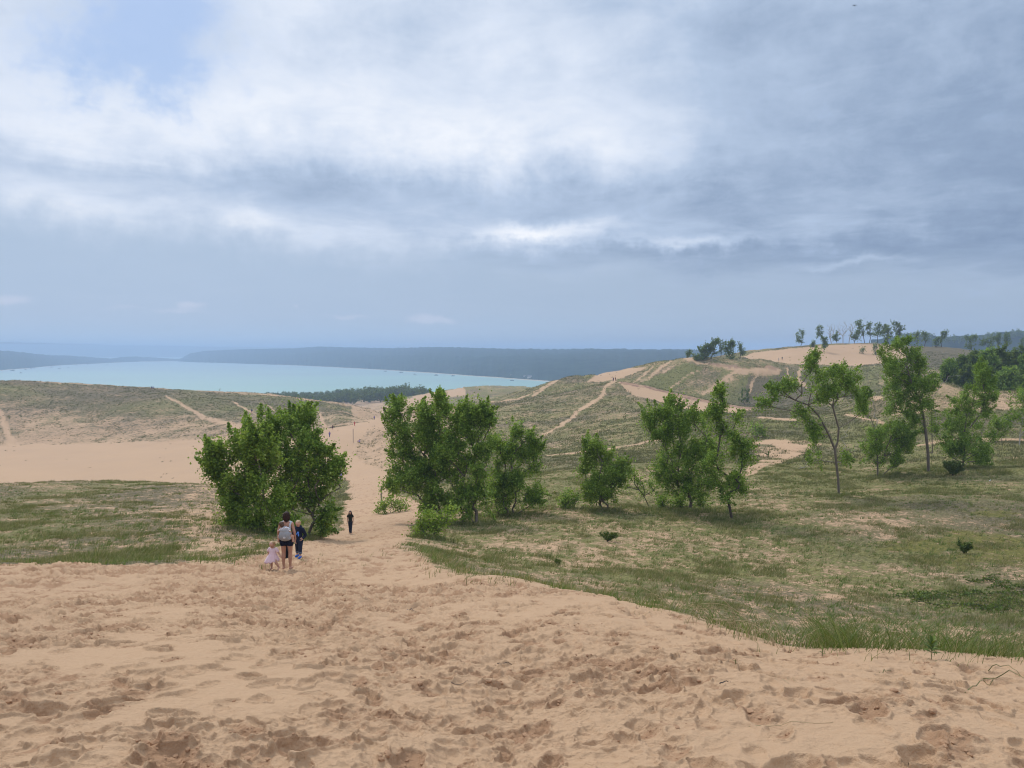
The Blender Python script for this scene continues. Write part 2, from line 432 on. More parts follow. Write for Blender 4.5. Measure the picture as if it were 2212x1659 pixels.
for pts, hw in (
    ([(360,858,3),(400,880,5),(440,900,6),(490,915,8),(560,945,12)], 5), ([(0,890,9),(14,930,9),(30,965,16)], 8), ([(-20,880),(0,890)], 8),
    ([(500,868,2),(540,890,3),(560,900,2)], 3), ([(686,885,3),(692,900,4),(705,925,8)], 3), ([(560,868),(600,890),(625,915)], 1.6),
    ([(1312,832,4),(1300,855,6),(1262,880,6),(1230,905,4),(1178,938,4)], 5), ([(1330,822,6),(1312,834,5)], 5),
    ([(1150,855,3),(1185,833,5),(1222,812,4)], 4), ([(1060,868,2),(1120,860,3),(1150,848,2),(1210,818,2)], 2.5),
    ([(1372,830,2),(1396,805,3),(1412,792,2)], 2), ([(1405,817,3),(1428,795,5),(1448,780,4)], 3), ([(1432,806,2),(1460,790,2)], 2),
    ([(1448,842,3),(1480,818,4),(1510,800,3)], 3), ([(1520,856,5),(1555,828,6),(1582,805,7),(1600,795,6)], 5), ([(1565,826),(1590,815)], 2.5),
    ([(1616,850,3),(1622,830,5),(1632,812,3),(1643,800,3)], 3), ([(1678,804,2),(1710,822,3),(1745,836,3)], 3), ([(1700,795,3),(1706,815,4)], 3),
    ([(1728,795,4),(1722,820,6),(1740,830,8)], 6),
    ([(1500,784,3),(1560,788,6),(1600,800,14),(1680,800,12),(1660,790,8)], 8), ([(1480,772,8),(1500,778,6)], 7),
    ([(1180,984,2),(1300,970,3),(1400,955,4),(1450,945,3)], 3), ([(1640,902,3),(1720,905,3)], 2),
    ([(1560,932,2),(1660,940,2)], 1.5), ([(1830,895,3),(1880,905,5),(1930,918,4)], 4), ([(1870,862,8),(1905,858,6)], 6),
    ([(1960,880,6),(2000,860,4)], 4), ([(1980,962,3),(2060,950,5),(2212,948,5)], 4)):
    addtrack(pts, hw, S > 6.3)
# red-brown blowout scarp, dune face, far sand, patches
scarp = inpoly(jx, jy, [(1335,824),(1400,834),(1450,847),(1500,858),(1600,877),(1645,880),(1600,892),(1500,890),(1440,872),(1370,856),(1345,838)]) & (S > 8.2) & (S < 11)
dune = inpoly(jx, jy, [(1600,772),(1630,762),(1680,756),(1740,750),(1800,745),(1900,744),(1950,752),(1960,770),(1910,788),(1820,794),(1760,793),(1700,797),(1660,790)]) & (S > 12.3)
farsand = inpoly(jx, jy, [(820,890),(828,880),(870,862),(930,849),(1000,838),(1010,850),(960,866),(900,890),(860,905),(830,905)]) & (S > 12.5)
redsand = inpoly(jx, jy, [(1270,825),(1290,806),(1350,795),(1400,794),(1370,806),(1345,815),(1310,822)]) & (S > 11)
patch = inpoly(jx, jy, [(1605,1026),(1640,990),(1625,958),(1650,950),(1720,953),(1770,957),(1740,972),(1715,988),(1660,1006),(1635,1020)]) & (S > 6) & (S < 8)
sand = np.clip(sand, 0, 1)
sand = np.maximum.reduce([sand, scarp * 1., dune * .97, farsand * .9, redsand * .85, patch * np.clip(.62 + .8 * fbm(GX, GY, 3.5, 4, 8), .15, 1)])
rim = inpoly(jx, jy, [(1335,815),(1400,825),(1450,838),(1500,849),(1600,868),(1650,874),(1645,886),(1600,883),(1500,865),(1450,854),(1400,840),(1340,830)]) & (S > 8.2) & (S < 11)
rim2 = (inpoly(jx, jy, [(1500,779),(1560,786),(1610,785),(1660,782),(1690,798),(1650,792),(1600,793),(1560,792)]) & (S > 10.8) & (S < 12.6))
# ---- how densely the rest is grown
pn = fbm(GX, GY, 5.0, 5, 51); pn2 = fbm(GX, GY, 1.1, 4, 52); pn3 = fbm(GX, GY, 22, 4, 53)
veg = np.full(Z.shape, .76)
leftp = (jx < 640) & (S <= 6.2); veg = np.where(leftp, .67 - .22 * np.exp(-(((jx - 460) / 110) ** 2 + ((jy - 1120) / 60) ** 2)), veg)
hillL = (jx < 830) & (S > 7.5)
veg = np.where(hillL, .84 - .28 * sstep(jy - 20 * fbm(GX, GY, 30, 3, 9), 868, 925) - .14 * sstep(jy, 935, 965), veg)
veg = np.where(hillL & (S > 11.85), .5, veg)
rp = (jx >= 860) & (S <= 6.4)
veg = np.where(rp, .69 + .09 * sstep(jx, 1300, 2100) - .12 * np.exp(-(((jx - 1400) / 300) ** 2 + ((jy - 1170) / 26) ** 2)) - .14 * np.exp(-(((jx - 1850) / 260) ** 2 + ((jy - 1125) / 26) ** 2)), veg)
veg = np.where((jx >= 760) & (jx < 1000) & (S > 7) & (S < 12), .42, veg)
veg = np.where((jx >= 1000) & (S > 7.5), .70, veg)
veg = np.where(inpoly(jx, jy, [(1380,835),(1480,785),(1520,795),(1450,850)]) & (S > 10), 1.0, veg)     # the smooth green hollow
veg = np.where(inpoly(jx, jy, [(1350,830),(1380,790),(1500,772),(1480,800),(1400,830)]) & (S > 10) & (veg < .9), .6, veg)
veg = np.where(inpoly(jx, jy, [(1540,900),(1620,800),(1740,800),(1900,795),(1900,870),(1600,900)]) & (S > 10), .9, veg)
veg = np.where((jx > 1890) & (jy < 800) & (S > 11), .92, veg)
veg = np.where((jx > 1930) & (jy < 900) & (S < 9.7) & (S > 7), .5, veg)
veg = np.where((S > 6.0) & (S < 8.1) & (jx > 1380) & (jy < 950) & (jy > 885), .85, veg)
veg = veg - np.where(rp, .26, .0) * (1 - sstep(S, 2.7, 4.3)) - np.where(leftp & (jx > 400), .22, 0) * (1 - sstep(S, 3, 5))
veg = np.where(hillL, veg - .06, veg)
veg = veg + pn * .15 + pn2 * .13 * np.exp(-RG / 150) + pn3 * .04
veg = np.clip(veg, 0, 1) * (1 - np.clip(sand, 0, 1))
veg = np.where(infront, veg, 0)
# fringe of grass tone: greener near tree belt, brown heath patches, moss
tone = np.clip(.55 + .35 * fbm(GX, GY, 14, 4, 61), 0, 1)
tone = np.where(inpoly(jx, jy, [(1560,900),(1760,860),(1800,890),(1600,925)]) & (S > 8), .05, tone)
tone = np.where(inpoly(jx, jy, [(1590,900),(1620,810),(1740,815),(1880,860),(1800,905)]) & (S > 10), .18, tone)
tone = np.where(inpoly(jx, jy, [(1380,835),(1480,785),(1520,795),(1450,850)]) & (S > 10), 1.0, tone)
tone = np.where(hillL, .32 + .3 * fbm(GX, GY, 30, 3, 62), tone)
tone = np.where(leftp, tone - .22, tone)
tone = tone + .5 * np.exp(-(((jx - 350) / 260) ** 2 + ((jy - 1195) / 22) ** 2)) * (S < 5)
tone = np.where((jx > 1900) & (jy < 800) & (S > 12), .12, tone)
tone = np.clip(np.where(inpoly(jx, jy, [(1600,1040),(1660,990),(2000,955),(2212,960),(2212,1060),(1900,1080),(1650,1075)]) & (S > 5) & (S < 7.5), .95, tone), 0, 1)
moss = np.where(S < 7.6, 1.0, 0) * (np.exp(-(((jx - 2050) / 190) ** 2 + ((jy - 1195) / 42) ** 2)) + .9 * np.exp(-(((jx - 1740) / 90) ** 2 + ((jy - 1012) / 16) ** 2)) + .5 * np.exp(-(((jx - 2150) / 120) ** 2 + ((jy - 1100) / 30) ** 2))
        + .5 * np.exp(-(((jx - 1800) / 120) ** 2 + ((jy - 985) / 16) ** 2)))
moss = np.clip(moss * (.75 + 1.3 * fbm(GX, GY, 3, 4, 71)), 0, 1)
# ------------------------------------------------------------------ relief
Zr = np.zeros(Z.shape)
Zr += np.where(infront, 1, .3) * sstep(RG, 26, 80) * fbm(GX, GY, 16, 4, 81) * .38 * (1 - .7 * (sand > .5))
Zr += sstep(RG, 220, 330) * fbm(GX, GY, 34, 4, 82) * .9 * np.where((S > 7.4), 1, 0) * (1 - .6 * (sand > .8))
Zr += (1 - sstep(RG, 120, 300)) * (1 - sand) * sstep(RG, 9, 14) * (fbm(GX, GY, 2.4, 4, 83) * .10)
Zr += (1 - sand) * sstep(RG, 240, 340) * (worley(GX, GY, 7, 3) < .45) * .35 * (S > 11.2)    # hummocks along the crests
fg = np.clip(sand * (1 - sstep(RG, 40, 150)), 0, 1)
trod = sstep(fbm(GX, GY, 3.2, 3, 91) + .45 - sstep(GX / np.maximum(RG, 1), .12, .5) * .75, -.25, .5)    # most walked on the left
trod = trod * (.55 + .45 * sstep(RG, 4.4, 7.0)) * (1 - .75 * sstep(GX / np.maximum(RG, 1), .16, .42) * (1 - sstep(RG, 8, 12)))
Zr += fg * (fbm(GX, GY, 2.0, 3, 84) * .050 + fbm(GX, GY, .55, 4, 85) * (.008 + .012 * trod))
rdg = 1 - np.abs(fbm(GX * .8, GY, .42, 4, 86)); rdg2 = 1 - np.abs(fbm(GX * .8, GY, .17, 3, 89))
Zr += fg * ((rdg ** 2 - .4) * (.010 + .024 * trod) + (rdg2 ** 2 - .4) * (.006 + .026 * trod)) * (1 + sstep(RG, 7, 22) * 1.2)
rdg3 = 1 - np.abs(fbm(GX, GY, .075, 2, 90)); rough_ = sstep(fbm(GX, GY, .8, 3, 98) + .25 * trod, .0, .45)
Zr += fg * rough_ * (rdg3 ** 3 - .35) * (.006 + .008 * trod) * (1 - sstep(RG, 14, 24))
# crumbled clods
wl = worley(GX + .03 * fbm(GX, GY, .3, 2, 4), GY, .085, 7)
cl = sstep(fbm(GX, GY, .9, 4, 92) * 1.1 + trod * .25, .30, .62)
Zr += fg * cl * (.011 * (1 - sstep(wl, .1, .55)) + .010 * fbm(GX, GY, .06, 2, 87)) * (1 - sstep(RG, 18, 32))
wd_ = worley(GX + .06 * fbm(GX, GY, .25, 2, 14), GY * .9, .36, 18); wsel = fbm(GX, GY, 1.4, 3, 93) + .25 * trod
dimp = (1 - sstep(wd_, .06, .42)) * sstep(wsel, -.25, .3) * (.5 + .5 * sstep(RG, 6, 14))
Zr -= fg * dimp * .042 * (1 - sstep(RG, 40, 90))
# trampled path
pw = worley(GX, GY * .8, .62, 23)
Zr -= fg * sstep(RG, 15, 26) * .085 * (1 - sstep(pw, .05, .55)) + fg * sstep(RG, 12, 24) * .05 * fbm(GX, GY, .5, 3, 24)
Zr -= np.where(pm & (RG > 100), 1, 0) * .10 * (1 - sstep(worley(GX, GY, 1.1, 29), .1, .5)) * (1 - sstep(RG, 240, 330))
# footprints
damp_shade = np.zeros(Z.shape); pit = np.zeros(Z.shape); lip = np.zeros(Z.shape)
def stamp(x0, y0, ang, L_, W_, dep, rimh, dm=0.0):
    th = atan2(x0, y0); r0 = math.hypot(x0, y0); e = L_ * 2.1
    i0, i1 = np.searchsorted(R, [r0 - e, r0 + e]); j0, j1 = np.searchsorted(THd, [th - e / r0, th + e / r0])
    if i1 - i0 < 2 or j1 - j0 < 2: return
    sl = (slice(i0, i1), slice(j0, j1))
    dx = GX[sl] - x0; dy = GY[sl] - y0; ca, sa = cos(ang), sin(ang)
    u = (dx * ca + dy * sa) / L_; v = (-dx * sa + dy * ca) / W_
    wob = 1 + .22 * fbm(GX[sl], GY[sl], .12, 2, 99)
    q = np.sqrt(u * u + v * v) * wob
    wall = np.clip(1 - q ** 3, 0, 1) * (1 + .5 * u)
    dep *= .95; rimh *= .8
    pit[sl] = np.minimum(pit[sl], -dep * wall); lip[sl] = np.maximum(lip[sl], rimh * np.exp(-((q - 1.12) / .13) ** 2) * np.clip(1 - .6 * u, .2, 1.6))
    if dm: damp_shade[sl] = np.maximum(damp_shade[sl], dm * np.clip(1.5 - q, 0, 1))
rs = random.Random(5)
cnt = 0
for _ in range(22000):
    r0 = sqrt(rs.uniform(3.6 ** 2, 30 ** 2)); th = rs.uniform(-.66, .66)
    x0, y0 = r0 * sin(th), r0 * cos(th)
    X0, _y = to_img(x0, y0, -1.5 - .214 * r0)
    i = int(np.searchsorted(R, r0)); j = int(np.searchsorted(THd, th))
    if sand[i, j] < .5: continue
    tr = trod[i, j]
    if rs.random() > .16 + .66 * tr: continue
    a = rs.gauss(pi / 2, .5) if rs.random() < .75 else rs.uniform(0, pi)
    s = rs.uniform(.75, 1.15)
    big = rs.random() < .16
    dep = rs.uniform(.04, .075) if big else rs.uniform(.015, .04)
    stamp(x0, y0, a, (.17 if not big else .20) * s, (.075 if not big else .11) * s, dep, dep * rs.uniform(.3, .6), rs.choice([0, .5, .8, 1, 1.3]) * min(1, .35 + dep / .06))
    cnt += 1
for (px, py, a, L_, W_, dep) in ((560, 1380, .3, .26, .12, .09), (640, 1392, 0.1, .30, .11, .07), (1060, 1440, .2, .20, .08, .05), (250, 1540, .5, .22, .13, .07),
                                 (1820, 1560, .1, .30, .11, .045), (1930, 1540, 1.4, .20, .08, .05), (880, 1370, .1, .16, .10, .07), (380, 1590, 1., .2, .12, .08),
                                 (2130, 1500, .2, .45, .3, -.06), (60, 1560, .2, .26, .13, .07), (1150, 1300, .1, .25, .10, .06),
                                 (1500, 1500, .6, .2, .12, .06), (1260, 1420, .4, .2, .1, .05), (790, 1310, .1, .25, .1, .06)):
    t = -((829.5 - py) * K * cos(PITCH) - sin(PITCH)) / (cos(PITCH) + (829.5 - py) * K * sin(PITCH))
    d = 1.5 / (t - .214); x0 = (px - 1106) * K * d * 1.01
    stamp(x0, d, a, L_, W_, dep, max(dep, .02) * .45, .9 if dep > 0 else 0)
dn_ = fbm(GX, GY, .42, 4, 95); dn2 = fbm(GX, GY, .22, 3, 96)
damp_shade = np.clip(damp_shade * .8 * (.7 + .6 * dn2) + fg * .45 * sstep(dn_ + .42 * trod + .35 * dn2 - .10, .42, .72) + .35 * cl * fg + fg * .75 * dimp * sstep(fbm(GX, GY, .5, 3, 97) + .2 * trod, -.05, .4) * (.3 + .7 * sstep(RG, 5, 12)) * (1 - .6 * sstep(RG, 40, 110)) + .95 * sand * (1 - sstep(pw, .14, .50)) * sstep(RG, 13, 22) * (1 - sstep(RG, 110, 240)) * sstep(fbm(GX, GY, 2.5, 3, 99), -.6, .2), 0, 1)  # moist sand plus painted shade: dimples and pits darkened where relief shading is weak
print('range', sorted([round(float(np.abs(Zr[:400]).max()), 3)]))
Zr += pit + lip * (pit > -.01)
Z = Z + Zr * np.where(np.abs(TW) < 1.0, 1, .2)[None]
rimv = np.clip(rim * (.65 + .6 * pn2) + rim2 * .5, 0, 1)
print('footprints', cnt, 'grid', Z.shape)

def gq(G, x, y):
    th = np.arctan2(x, y); r = np.hypot(x, y)
    fj = np.clip((th - TH0) / (TH1 - TH0) * (NTH - 1), 0, NTH - 1.001); j = fj.astype(int); fj = fj - j
    fi = np.clip(np.interp(r, R, np.arange(nr)), 0, nr - 1.001); i = fi.astype(int); fi = fi - i
    return (G[i, j] * (1 - fi) + G[i + 1, j] * fi) * (1 - fj) + (G[i, j + 1] * (1 - fi) + G[i + 1, j + 1] * fi) * fj
def gz(x, y): return float(gq(Z, np.array([x]), np.array([y]))[0])
def hit(X, Y, dmin=3.0, dmax=700):
    """first ground point at this place of the survey beyond dmin"""
    ds = dmin * np.exp(np.arange(0, math.log(dmax / dmin), .0015))
    t = (829.5 - Y) * K; den = cos(PITCH) + t * sin(PITCH)
    x = (X - 1106) * K * ds / den; z = ds * (t * cos(PITCH) - sin(PITCH)) / den
    g = gq(Z, x, ds)
    k = np.argmax(g >= z) if (g >= z).any() else int(np.argmin(z - g))
    return float(x[k]), float(ds[k]), float(g[k])

# ------------------------------------------------------------------ ground material
def new_mat(name):
    m = bpy.data.materials.new(name); m.use_nodes = True
    t = NT(m.node_tree); b = t.n['Principled BSDF']
    return m, t, b
def simple(name, c, rough=.7, var=.15, scale=20, spec=.3, bump=0.0):
    m, t, b = new_mat(name)
    tcn = t.new('ShaderNodeTexCoord')
    n = t.noise(tcn.outputs['Object'], scale, 4)
    t.put(b.inputs['Base Color'], t.mix(n, tuple(v * (1 - var) for v in c), tuple(min(1, v * (1 + var)) for v in c)))
    b.inputs['Roughness'].default_value = rough; b.inputs['Specular IOR Level'].default_value = spec
    if bump:
        bn = t.new('ShaderNodeBump'); bn.inputs['Strength'].default_value = bump; bn.inputs['Distance'].default_value = .01
        t.l.new(n, bn.inputs['Height']); t.l.new(bn.outputs[0], b.inputs['Normal'])
    return m
gm, t, b = new_mat('dune_ground')
geo = t.new('ShaderNodeNewGeometry'); Pp = geo.outputs['Position']
a_veg, a_tone, a_moss, a_damp_shade, a_rim = (t.attr(k) for k in ('veg', 'tone', 'moss', 'damp_shade', 'rim'))
nf = t.noise(Pp, 4.2, 5, .65); nm = t.noise(Pp, .9, 6, .65); nl = t.noise(Pp, .06, 4, .5); ng = t.noise(Pp, 90, 3, .6); nx = t.noise(Pp, 17, 4, .65)
sandc = t.mix(t.ss(nl, .3, .7), (.496, .326, .194), (.470, .311, .189))
sandc = t.mix(t.m('MULTIPLY', t.ss(nx, .35, .75), .20), sandc, (.39, .225, .12))
sandc = t.mix(t.m('MULTIPLY', ng, .22), sandc, (.33, .19, .11))
nk0 = t.noise(Pp, 26, 5, .72)
sandc = t.mix(t.m('MULTIPLY', t.ss(t.m('ADD', a_damp_shade, t.m('MULTIPLY_ADD', nk0, 1.5, -.75)), .34, .95), .66), sandc, (.285, .155, .083))  # moist tone doubles as the painted shade of dimples and pits
sandc = t.mix(t.m('MULTIPLY', a_rim, .8), sandc, (.16, .075, .055))
# grown ground: litter, stems and low plants
vg = t.ramp(t.ss(nf, .25, .75), [(0, (.066, .068, .022)), (.5, (.155, .150, .048)), (1, (.32, .265, .115))])
vb = t.ramp(t.ss(nf, .25, .75), [(0, (.058, .048, .028)), (.5, (.128, .106, .058)), (1, (.26, .20, .12))])
vm = t.ramp(t.ss(nf, .2, .8), [(0, (.060, .066, .018)), (.6, (.15, .135, .035)), (1, (.27, .22, .07))])
vc = t.mix(t.ss(t.m('ADD', a_tone, t.m('MULTIPLY_ADD', nm, .5, -.25)), .2, .7), vb, vg)
vc = t.mix(t.ss(t.m('ADD', a_moss, t.m('MULTIPLY_ADD', nm, .7, -.35)), .35, .75), vc, vm)
spk = t.m('ADD', t.m('MULTIPLY', nf, 1.7), t.m('MULTIPLY_ADD', nm, 1.3, -.2))          # mean 1.3
vf = t.ss(t.m('SUBTRACT', t.m('ADD', a_veg, t.m('MULTIPLY', a_moss, .1)), t.m('SUBTRACT', 1.84, spk)), -.14, .16)
vf = t.m('MULTIPLY', vf, t.ss(a_veg, .02, .15))
colg = t.mix(vf, sandc, vc)
t.put(b.inputs['Base Color'], colg)
b.inputs['Roughness'].default_value = .95; b.inputs['Specular IOR Level'].default_value = .12
nk = t.noise(Pp, 34, 5, .7); bh = t.m('ADD', t.m('ADD', t.m('MULTIPLY', ng, .3), t.m('MULTIPLY', nk, .9)), t.m('ADD', t.m('MULTIPLY', nx, 1.2), t.m('MULTIPLY', t.m('MULTIPLY', nf, vf), 6.0)))
bn = t.new('ShaderNodeBump'); bn.inputs['Strength'].default_value = .7; bn.inputs['Distance'].default_value = .02
t.l.new(bh, bn.inputs['Height']); t.l.new(bn.outputs[0], b.inputs['Normal'])

i = np.arange(nr - 1)[:, None]; j = np.arange(nc)[None]; j2 = (j + 1) % nc
F = np.stack([i * nc + j, (i + 1) * nc + j, (i + 1) * nc + j2, i * nc + j2], -1).reshape(-1, 4)
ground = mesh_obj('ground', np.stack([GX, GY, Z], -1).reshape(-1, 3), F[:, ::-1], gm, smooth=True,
                  attrs=dict(veg=veg, tone=tone, moss=moss, damp_shade=damp_shade, rim=rimv))
tag(ground, 'rolling pale sand dunes with footprints, worn tracks and grown slopes', 'dunes', kind='structure')

# ------------------------------------------------------------------ lake and far hills
LAKE = -75.0
lm, t, b = new_mat('lake_water')
geo = t.new('ShaderNodeNewGeometry'); Pp = geo.outputs['Position']
mp = t.new('ShaderNodeMapping'); t.l.new(Pp, mp.inputs['Vector']); mp.inputs['Scale'].default_value = (.0011, .0035, 1)
nn = t.noise(mp.outputs[0], 1.0, 5, .6)
sy = t.new('ShaderNodeSeparateXYZ'); t.l.new(Pp, sy.inputs[0])
shal = t.ss(t.m('ADD', sy.outputs[1], t.m('MULTIPLY_ADD', nn, 5200, -2600)), 900, 3600)
t.put(b.inputs['Base Color'], t.mix(shal, (.20, .36, .29), (.17, .28, .27)))
b.inputs['Roughness'].default_value = .35; b.inputs['Specular IOR Level'].default_value = .25
mp2 = t.new('ShaderNodeMapping'); t.l.new(Pp, mp2.inputs['Vector']); mp2.inputs['Scale'].default_value = (.25, .6, 1)
bn = t.new('ShaderNodeBump'); bn.inputs['Strength'].default_value = .25; bn.inputs['Distance'].default_value = .2
t.l.new(t.noise(mp2.outputs[0], 1, 3), bn.inputs['Height']); t.l.new(bn.outputs[0], b.inputs['Normal'])
n = 40
gxl = np.linspace(-13000, 13000, n); gyl = np.linspace(-500, 13400, n)
G = np.stack(np.meshgrid(gxl, gyl, indexing='xy') + [np.full((n, n), LAKE)], -1)
mb = MB(); mb.grid(G)
tag(mb.build('water', lm), 'pale turquoise lake stretching away between wooded hills', 'lake', kind='structure')

fm, t, b = new_mat('forest_cover')
geo = t.new('ShaderNodeNewGeometry'); n1_ = t.noise(geo.outputs['Position'], .02, 5, .6)
t.put(b.inputs['Base Color'], t.ramp(t.ss(n1_, .3, .7), [(0, (.012, .026, .022)), (1, (.032, .054, .038))]))
b.inputs['Roughness'].default_value = 1; b.inputs['Specular IOR Level'].default_value = 0

def hill(shore, top, x0, x1, depth, name_lbl, nx=700, canopy=5.0, topd=None, seed=1, base=None):
    """wooded hill country: foot line (x, distance) on the lake, skyline (x, y reading)"""
    Xs = np.linspace(x0, x1, nx)
    ds = np.interp(Xs, [p[0] for p in shore], [p[1] for p in shore])
    ty = np.interp(Xs, [p[0] for p in top], [p[1] for p in top])
    dep = np.interp(Xs, [p[0] for p in depth], [p[1] for p in depth])
    rows = [0, .04, .1, .2, .32, .45, .6, .75, .88, .96, 1.0, 1.05, 1.15, 1.4, 2.0]
    prof = [0, .07, .17, .33, .49, .64, .79, .90, .97, .995, 1.0, .99, .9, .5, 0]
    zb = LAKE - 1 if base is None else base
    G = np.zeros((len(rows), nx, 3))
    tt = (756 - ty) * K; zt = (ds + dep) * tt
    for k, (a_, p_) in enumerate(zip(rows, prof)):
        d = ds + dep * a_
        x = (Xs - 1106) * K * d
        z = zb + (zt - zb) * p_
        z = z + canopy * .7 * fbm(x, d, 26, 3, seed) * (1 if p_ > 0 else 0) + (6 * canopy / 5) * fbm(x, d, 500, 3, seed + 3) * (p_ > 0) * (p_ < .95)
        if 0 < p_ : z = z + np.minimum(canopy * 1.6, (zt - zb) * .3)*(1 if p_<.5 else .2)
        G[k] = np.stack([x, d, np.maximum(z, zb)], -1)
    mb = MB(); mb.grid(G)
    return tag(mb.build('hills', fm), name_lbl, 'hills', kind='structure')
def beach(pts, lbl):
    Xs = np.linspace(pts[0][0], pts[-1][0], 300); ds = np.interp(Xs, [p[0] for p in pts], [p[1] for p in pts]); G = []
    for k, (o_, h_) in enumerate(((-1.0, -.4), (-.5, .35), (.2, .8), (1, 1.6))):
        d = ds + o_ * (16 + 8 * fbm(Xs, Xs * 0, 30, 3, 5)) ; G.append(np.stack([(Xs - 1106) * K * d, d, np.full(300, LAKE + h_)], -1))
    mb = MB(); mb.grid(np.array(G)); tag(mb.build('beach', bmt), lbl, 'beach', kind='structure')
bmt = simple('pale_beach', (.50, .42, .32), .95, .2, .05)
def dist(Y): return -LAKE / ((Y - 756) * K)
hill([(-700, dist(771)), (1300, dist(771))], [(-700, 732), (-200, 736), (0, 739.5), (90, 741), (150, 743), (210, 744), (240, 746.5), (350, 747), (430, 749), (520, 750), (700, 752), (1300, 752)], -700, 1300, [(-700, 1900), (1300, 1900)], 'farthest blue ridge behind the narrow arm of the lake', seed=3)
hill([(384, dist(780.5)), (420, dist(782.5)), (600, dist(788)), (750, dist(795)), (900, dist(804)), (1000, dist(811)), (1100, dist(818)), (1200, dist(825)), (1500, dist(842)), (2400, dist(870))],
     [(384, 779.5), (395, 773), (410, 765), (440, 759), (480, 757), (540, 755), (640, 753), (672, 751), (690, 749.5), (740, 751), (850, 753), (900, 751.5), (930, 750), (970, 751), (1080, 754), (1200, 756), (1260, 754.5), (1300, 754.5), (1400, 756), (1450, 755), (1500, 757), (1560, 762), (1700, 770), (2400, 790)], 384, 2400,
     [(384, 150), (450, 900), (800, 1500), (2400, 1300)], 'long wooded blue ridge along the far shore of the lake', nx=1200, seed=9)
hill([(-700, dist(806)), (0, dist(800.5)), (60, dist(796)), (120, dist(790)), (200, dist(786)), (300, dist(781.5)), (330, dist(780.5)), (540, dist(779.5))],
     [(-700, 748), (0, 757.5), (40, 761), (80, 766), (120, 768.5), (165, 770.5), (200, 773), (240, 775), (270, 771.5), (300, 771.5), (330, 773), (380, 776), (420, 778), (540, 779.3)], -700, 540,
     [(-700, 1300), (0, 900), (250, 420), (300, 250), (400, 120), (540, 60)], 'dark wooded point at the left running out into the lake', seed=15, nx=700)
hill([(566, dist(779.8)), (706, dist(781))], [(566, 779), (590, 778.8), (640, 779.5), (700, 780.6), (706, 781)], 566, 706, [(566, 60), (706, 60)], 'thin tree-lined spit across the narrows of the lake', seed=21, nx=200, canopy=3)
beach([(600, dist(788)), (750, dist(795)), (900, dist(804)), (1000, dist(811)), (1100, dist(818)), (1200, dist(825))], 'thin pale beach along the foot of the far ridge')
beach([(-100, dist(801.5)), (0, dist(800.5)), (60, dist(796)), (120, dist(790)), (200, dist(786)), (300, dist(781.5)), (400, dist(780))], 'thin pale beach along the wooded point at the left')
hill([(1880, 1150), (2900, 1100)], [(1880, 735), (1930, 728), (1960, 722), (2000, 723.5), (2060, 729), (2100, 727), (2140, 722), (2212, 716), (2400, 712), (2900, 716)], 1880, 2900, [(1880, 150), (2900, 250)], 'wooded ridge rising behind the dunes at the right', seed=27, nx=300, base=-60, canopy=3)
# ------------------------------------------------------------------ foliage and bark
def leaf_mat(name, stops, rough=.5, trans=.45):
    m = bpy.data.materials.new(name); m.use_nodes = True
    t = NT(m.node_tree); b = t.n['Principled BSDF']; o = t.n['Material Output']
    g = t.new('ShaderNodeNewGeometry')
    n = t.noise(g.outputs['Position'], .9, 3)
    f = t.m('ADD', t.m('MULTIPLY', g.outputs['Random Per Island'], .75), t.m('MULTIPLY_ADD', n, 1.2, -.50), clamp=True)
    c = t.ramp(f, stops)
    t.put(b.inputs['Base Color'], c); b.inputs['Roughness'].default_value = rough; b.inputs['Specular IOR Level'].default_value = .16
    tr = t.new('ShaderNodeBsdfTranslucent'); t.put(tr.inputs[0], t.mix(.45, c, (.30, .36, .02)))
    mx = t.new('ShaderNodeMixShader'); mx.inputs[0].default_value = trans
    t.l.new(b.outputs[0], mx.inputs[1]); t.l.new(tr.outputs[0], mx.inputs[2]); t.l.new(mx.outputs[0], o.inputs['Surface'])
    return m
M_leaf = leaf_mat('poplar_leaf', [(0, (0.050, 0.099, 0.017)), (.4, (0.151, 0.264, 0.037)), (.8, (0.329, 0.478, 0.083)), (1, (0.544, 0.659, 0.198))])
M_leaf2 = leaf_mat('poplar_leaf_light', [(0, (0.061, 0.118, 0.017)), (.4, (0.166, 0.273, 0.036)), (.8, (0.331, 0.460, 0.079)), (1, (0.517, 0.618, 0.201))])
M_leaff = leaf_mat('far_leaf', [(0, (0.046, 0.081, 0.024)), (.5, (0.099, 0.158, 0.042)), (1, (0.198, 0.277, 0.079))], trans=.45)
M_wood = leaf_mat('woodland_leaf', [(0, (0.020, 0.045, 0.013)), (.5, (0.056, 0.103, 0.025)), (1, (0.138, 0.200, 0.050))], rough=.8, trans=.3)
M_jun = leaf_mat('juniper_needles', [(0, (0.041, 0.072, 0.017)), (.6, (0.102, 0.152, 0.032)), (1, (0.232, 0.275, 0.065))], trans=.25)
M_jun2 = leaf_mat('juniper_bright', [(0, (.04, .075, .012)), (.6, (.085, .14, .02)), (1, (.17, .22, .04))], trans=.2)
M_grass = leaf_mat('marram_blade', [(0, (.072, .074, .030)), (.35, (.150, .140, .060)), (.6, (.27, .22, .11)), (1, (.47, .37, .22))], trans=.3)
M_grassg = leaf_mat('fresh_marram', [(0, (.056, .082, .022)), (.4, (.115, .140, .046)), (.65, (.21, .21, .085)), (1, (.44, .35, .19))], trans=.3)
M_grassh = leaf_mat('hill_marram', [(0, (.085, .084, .042)), (.5, (.140, .132, .064)), (1, (.27, .225, .12))], trans=.2)
M_straw = leaf_mat('dry_straw', [(0, (.30, .22, .11)), (1, (.56, .45, .27))], trans=.2)
M_bark = simple('grey_bark', (.155, .125, .10), .9, .5, 9)
M_bark2 = simple('dark_bark', (.075, .06, .05), .9, .5, 9)
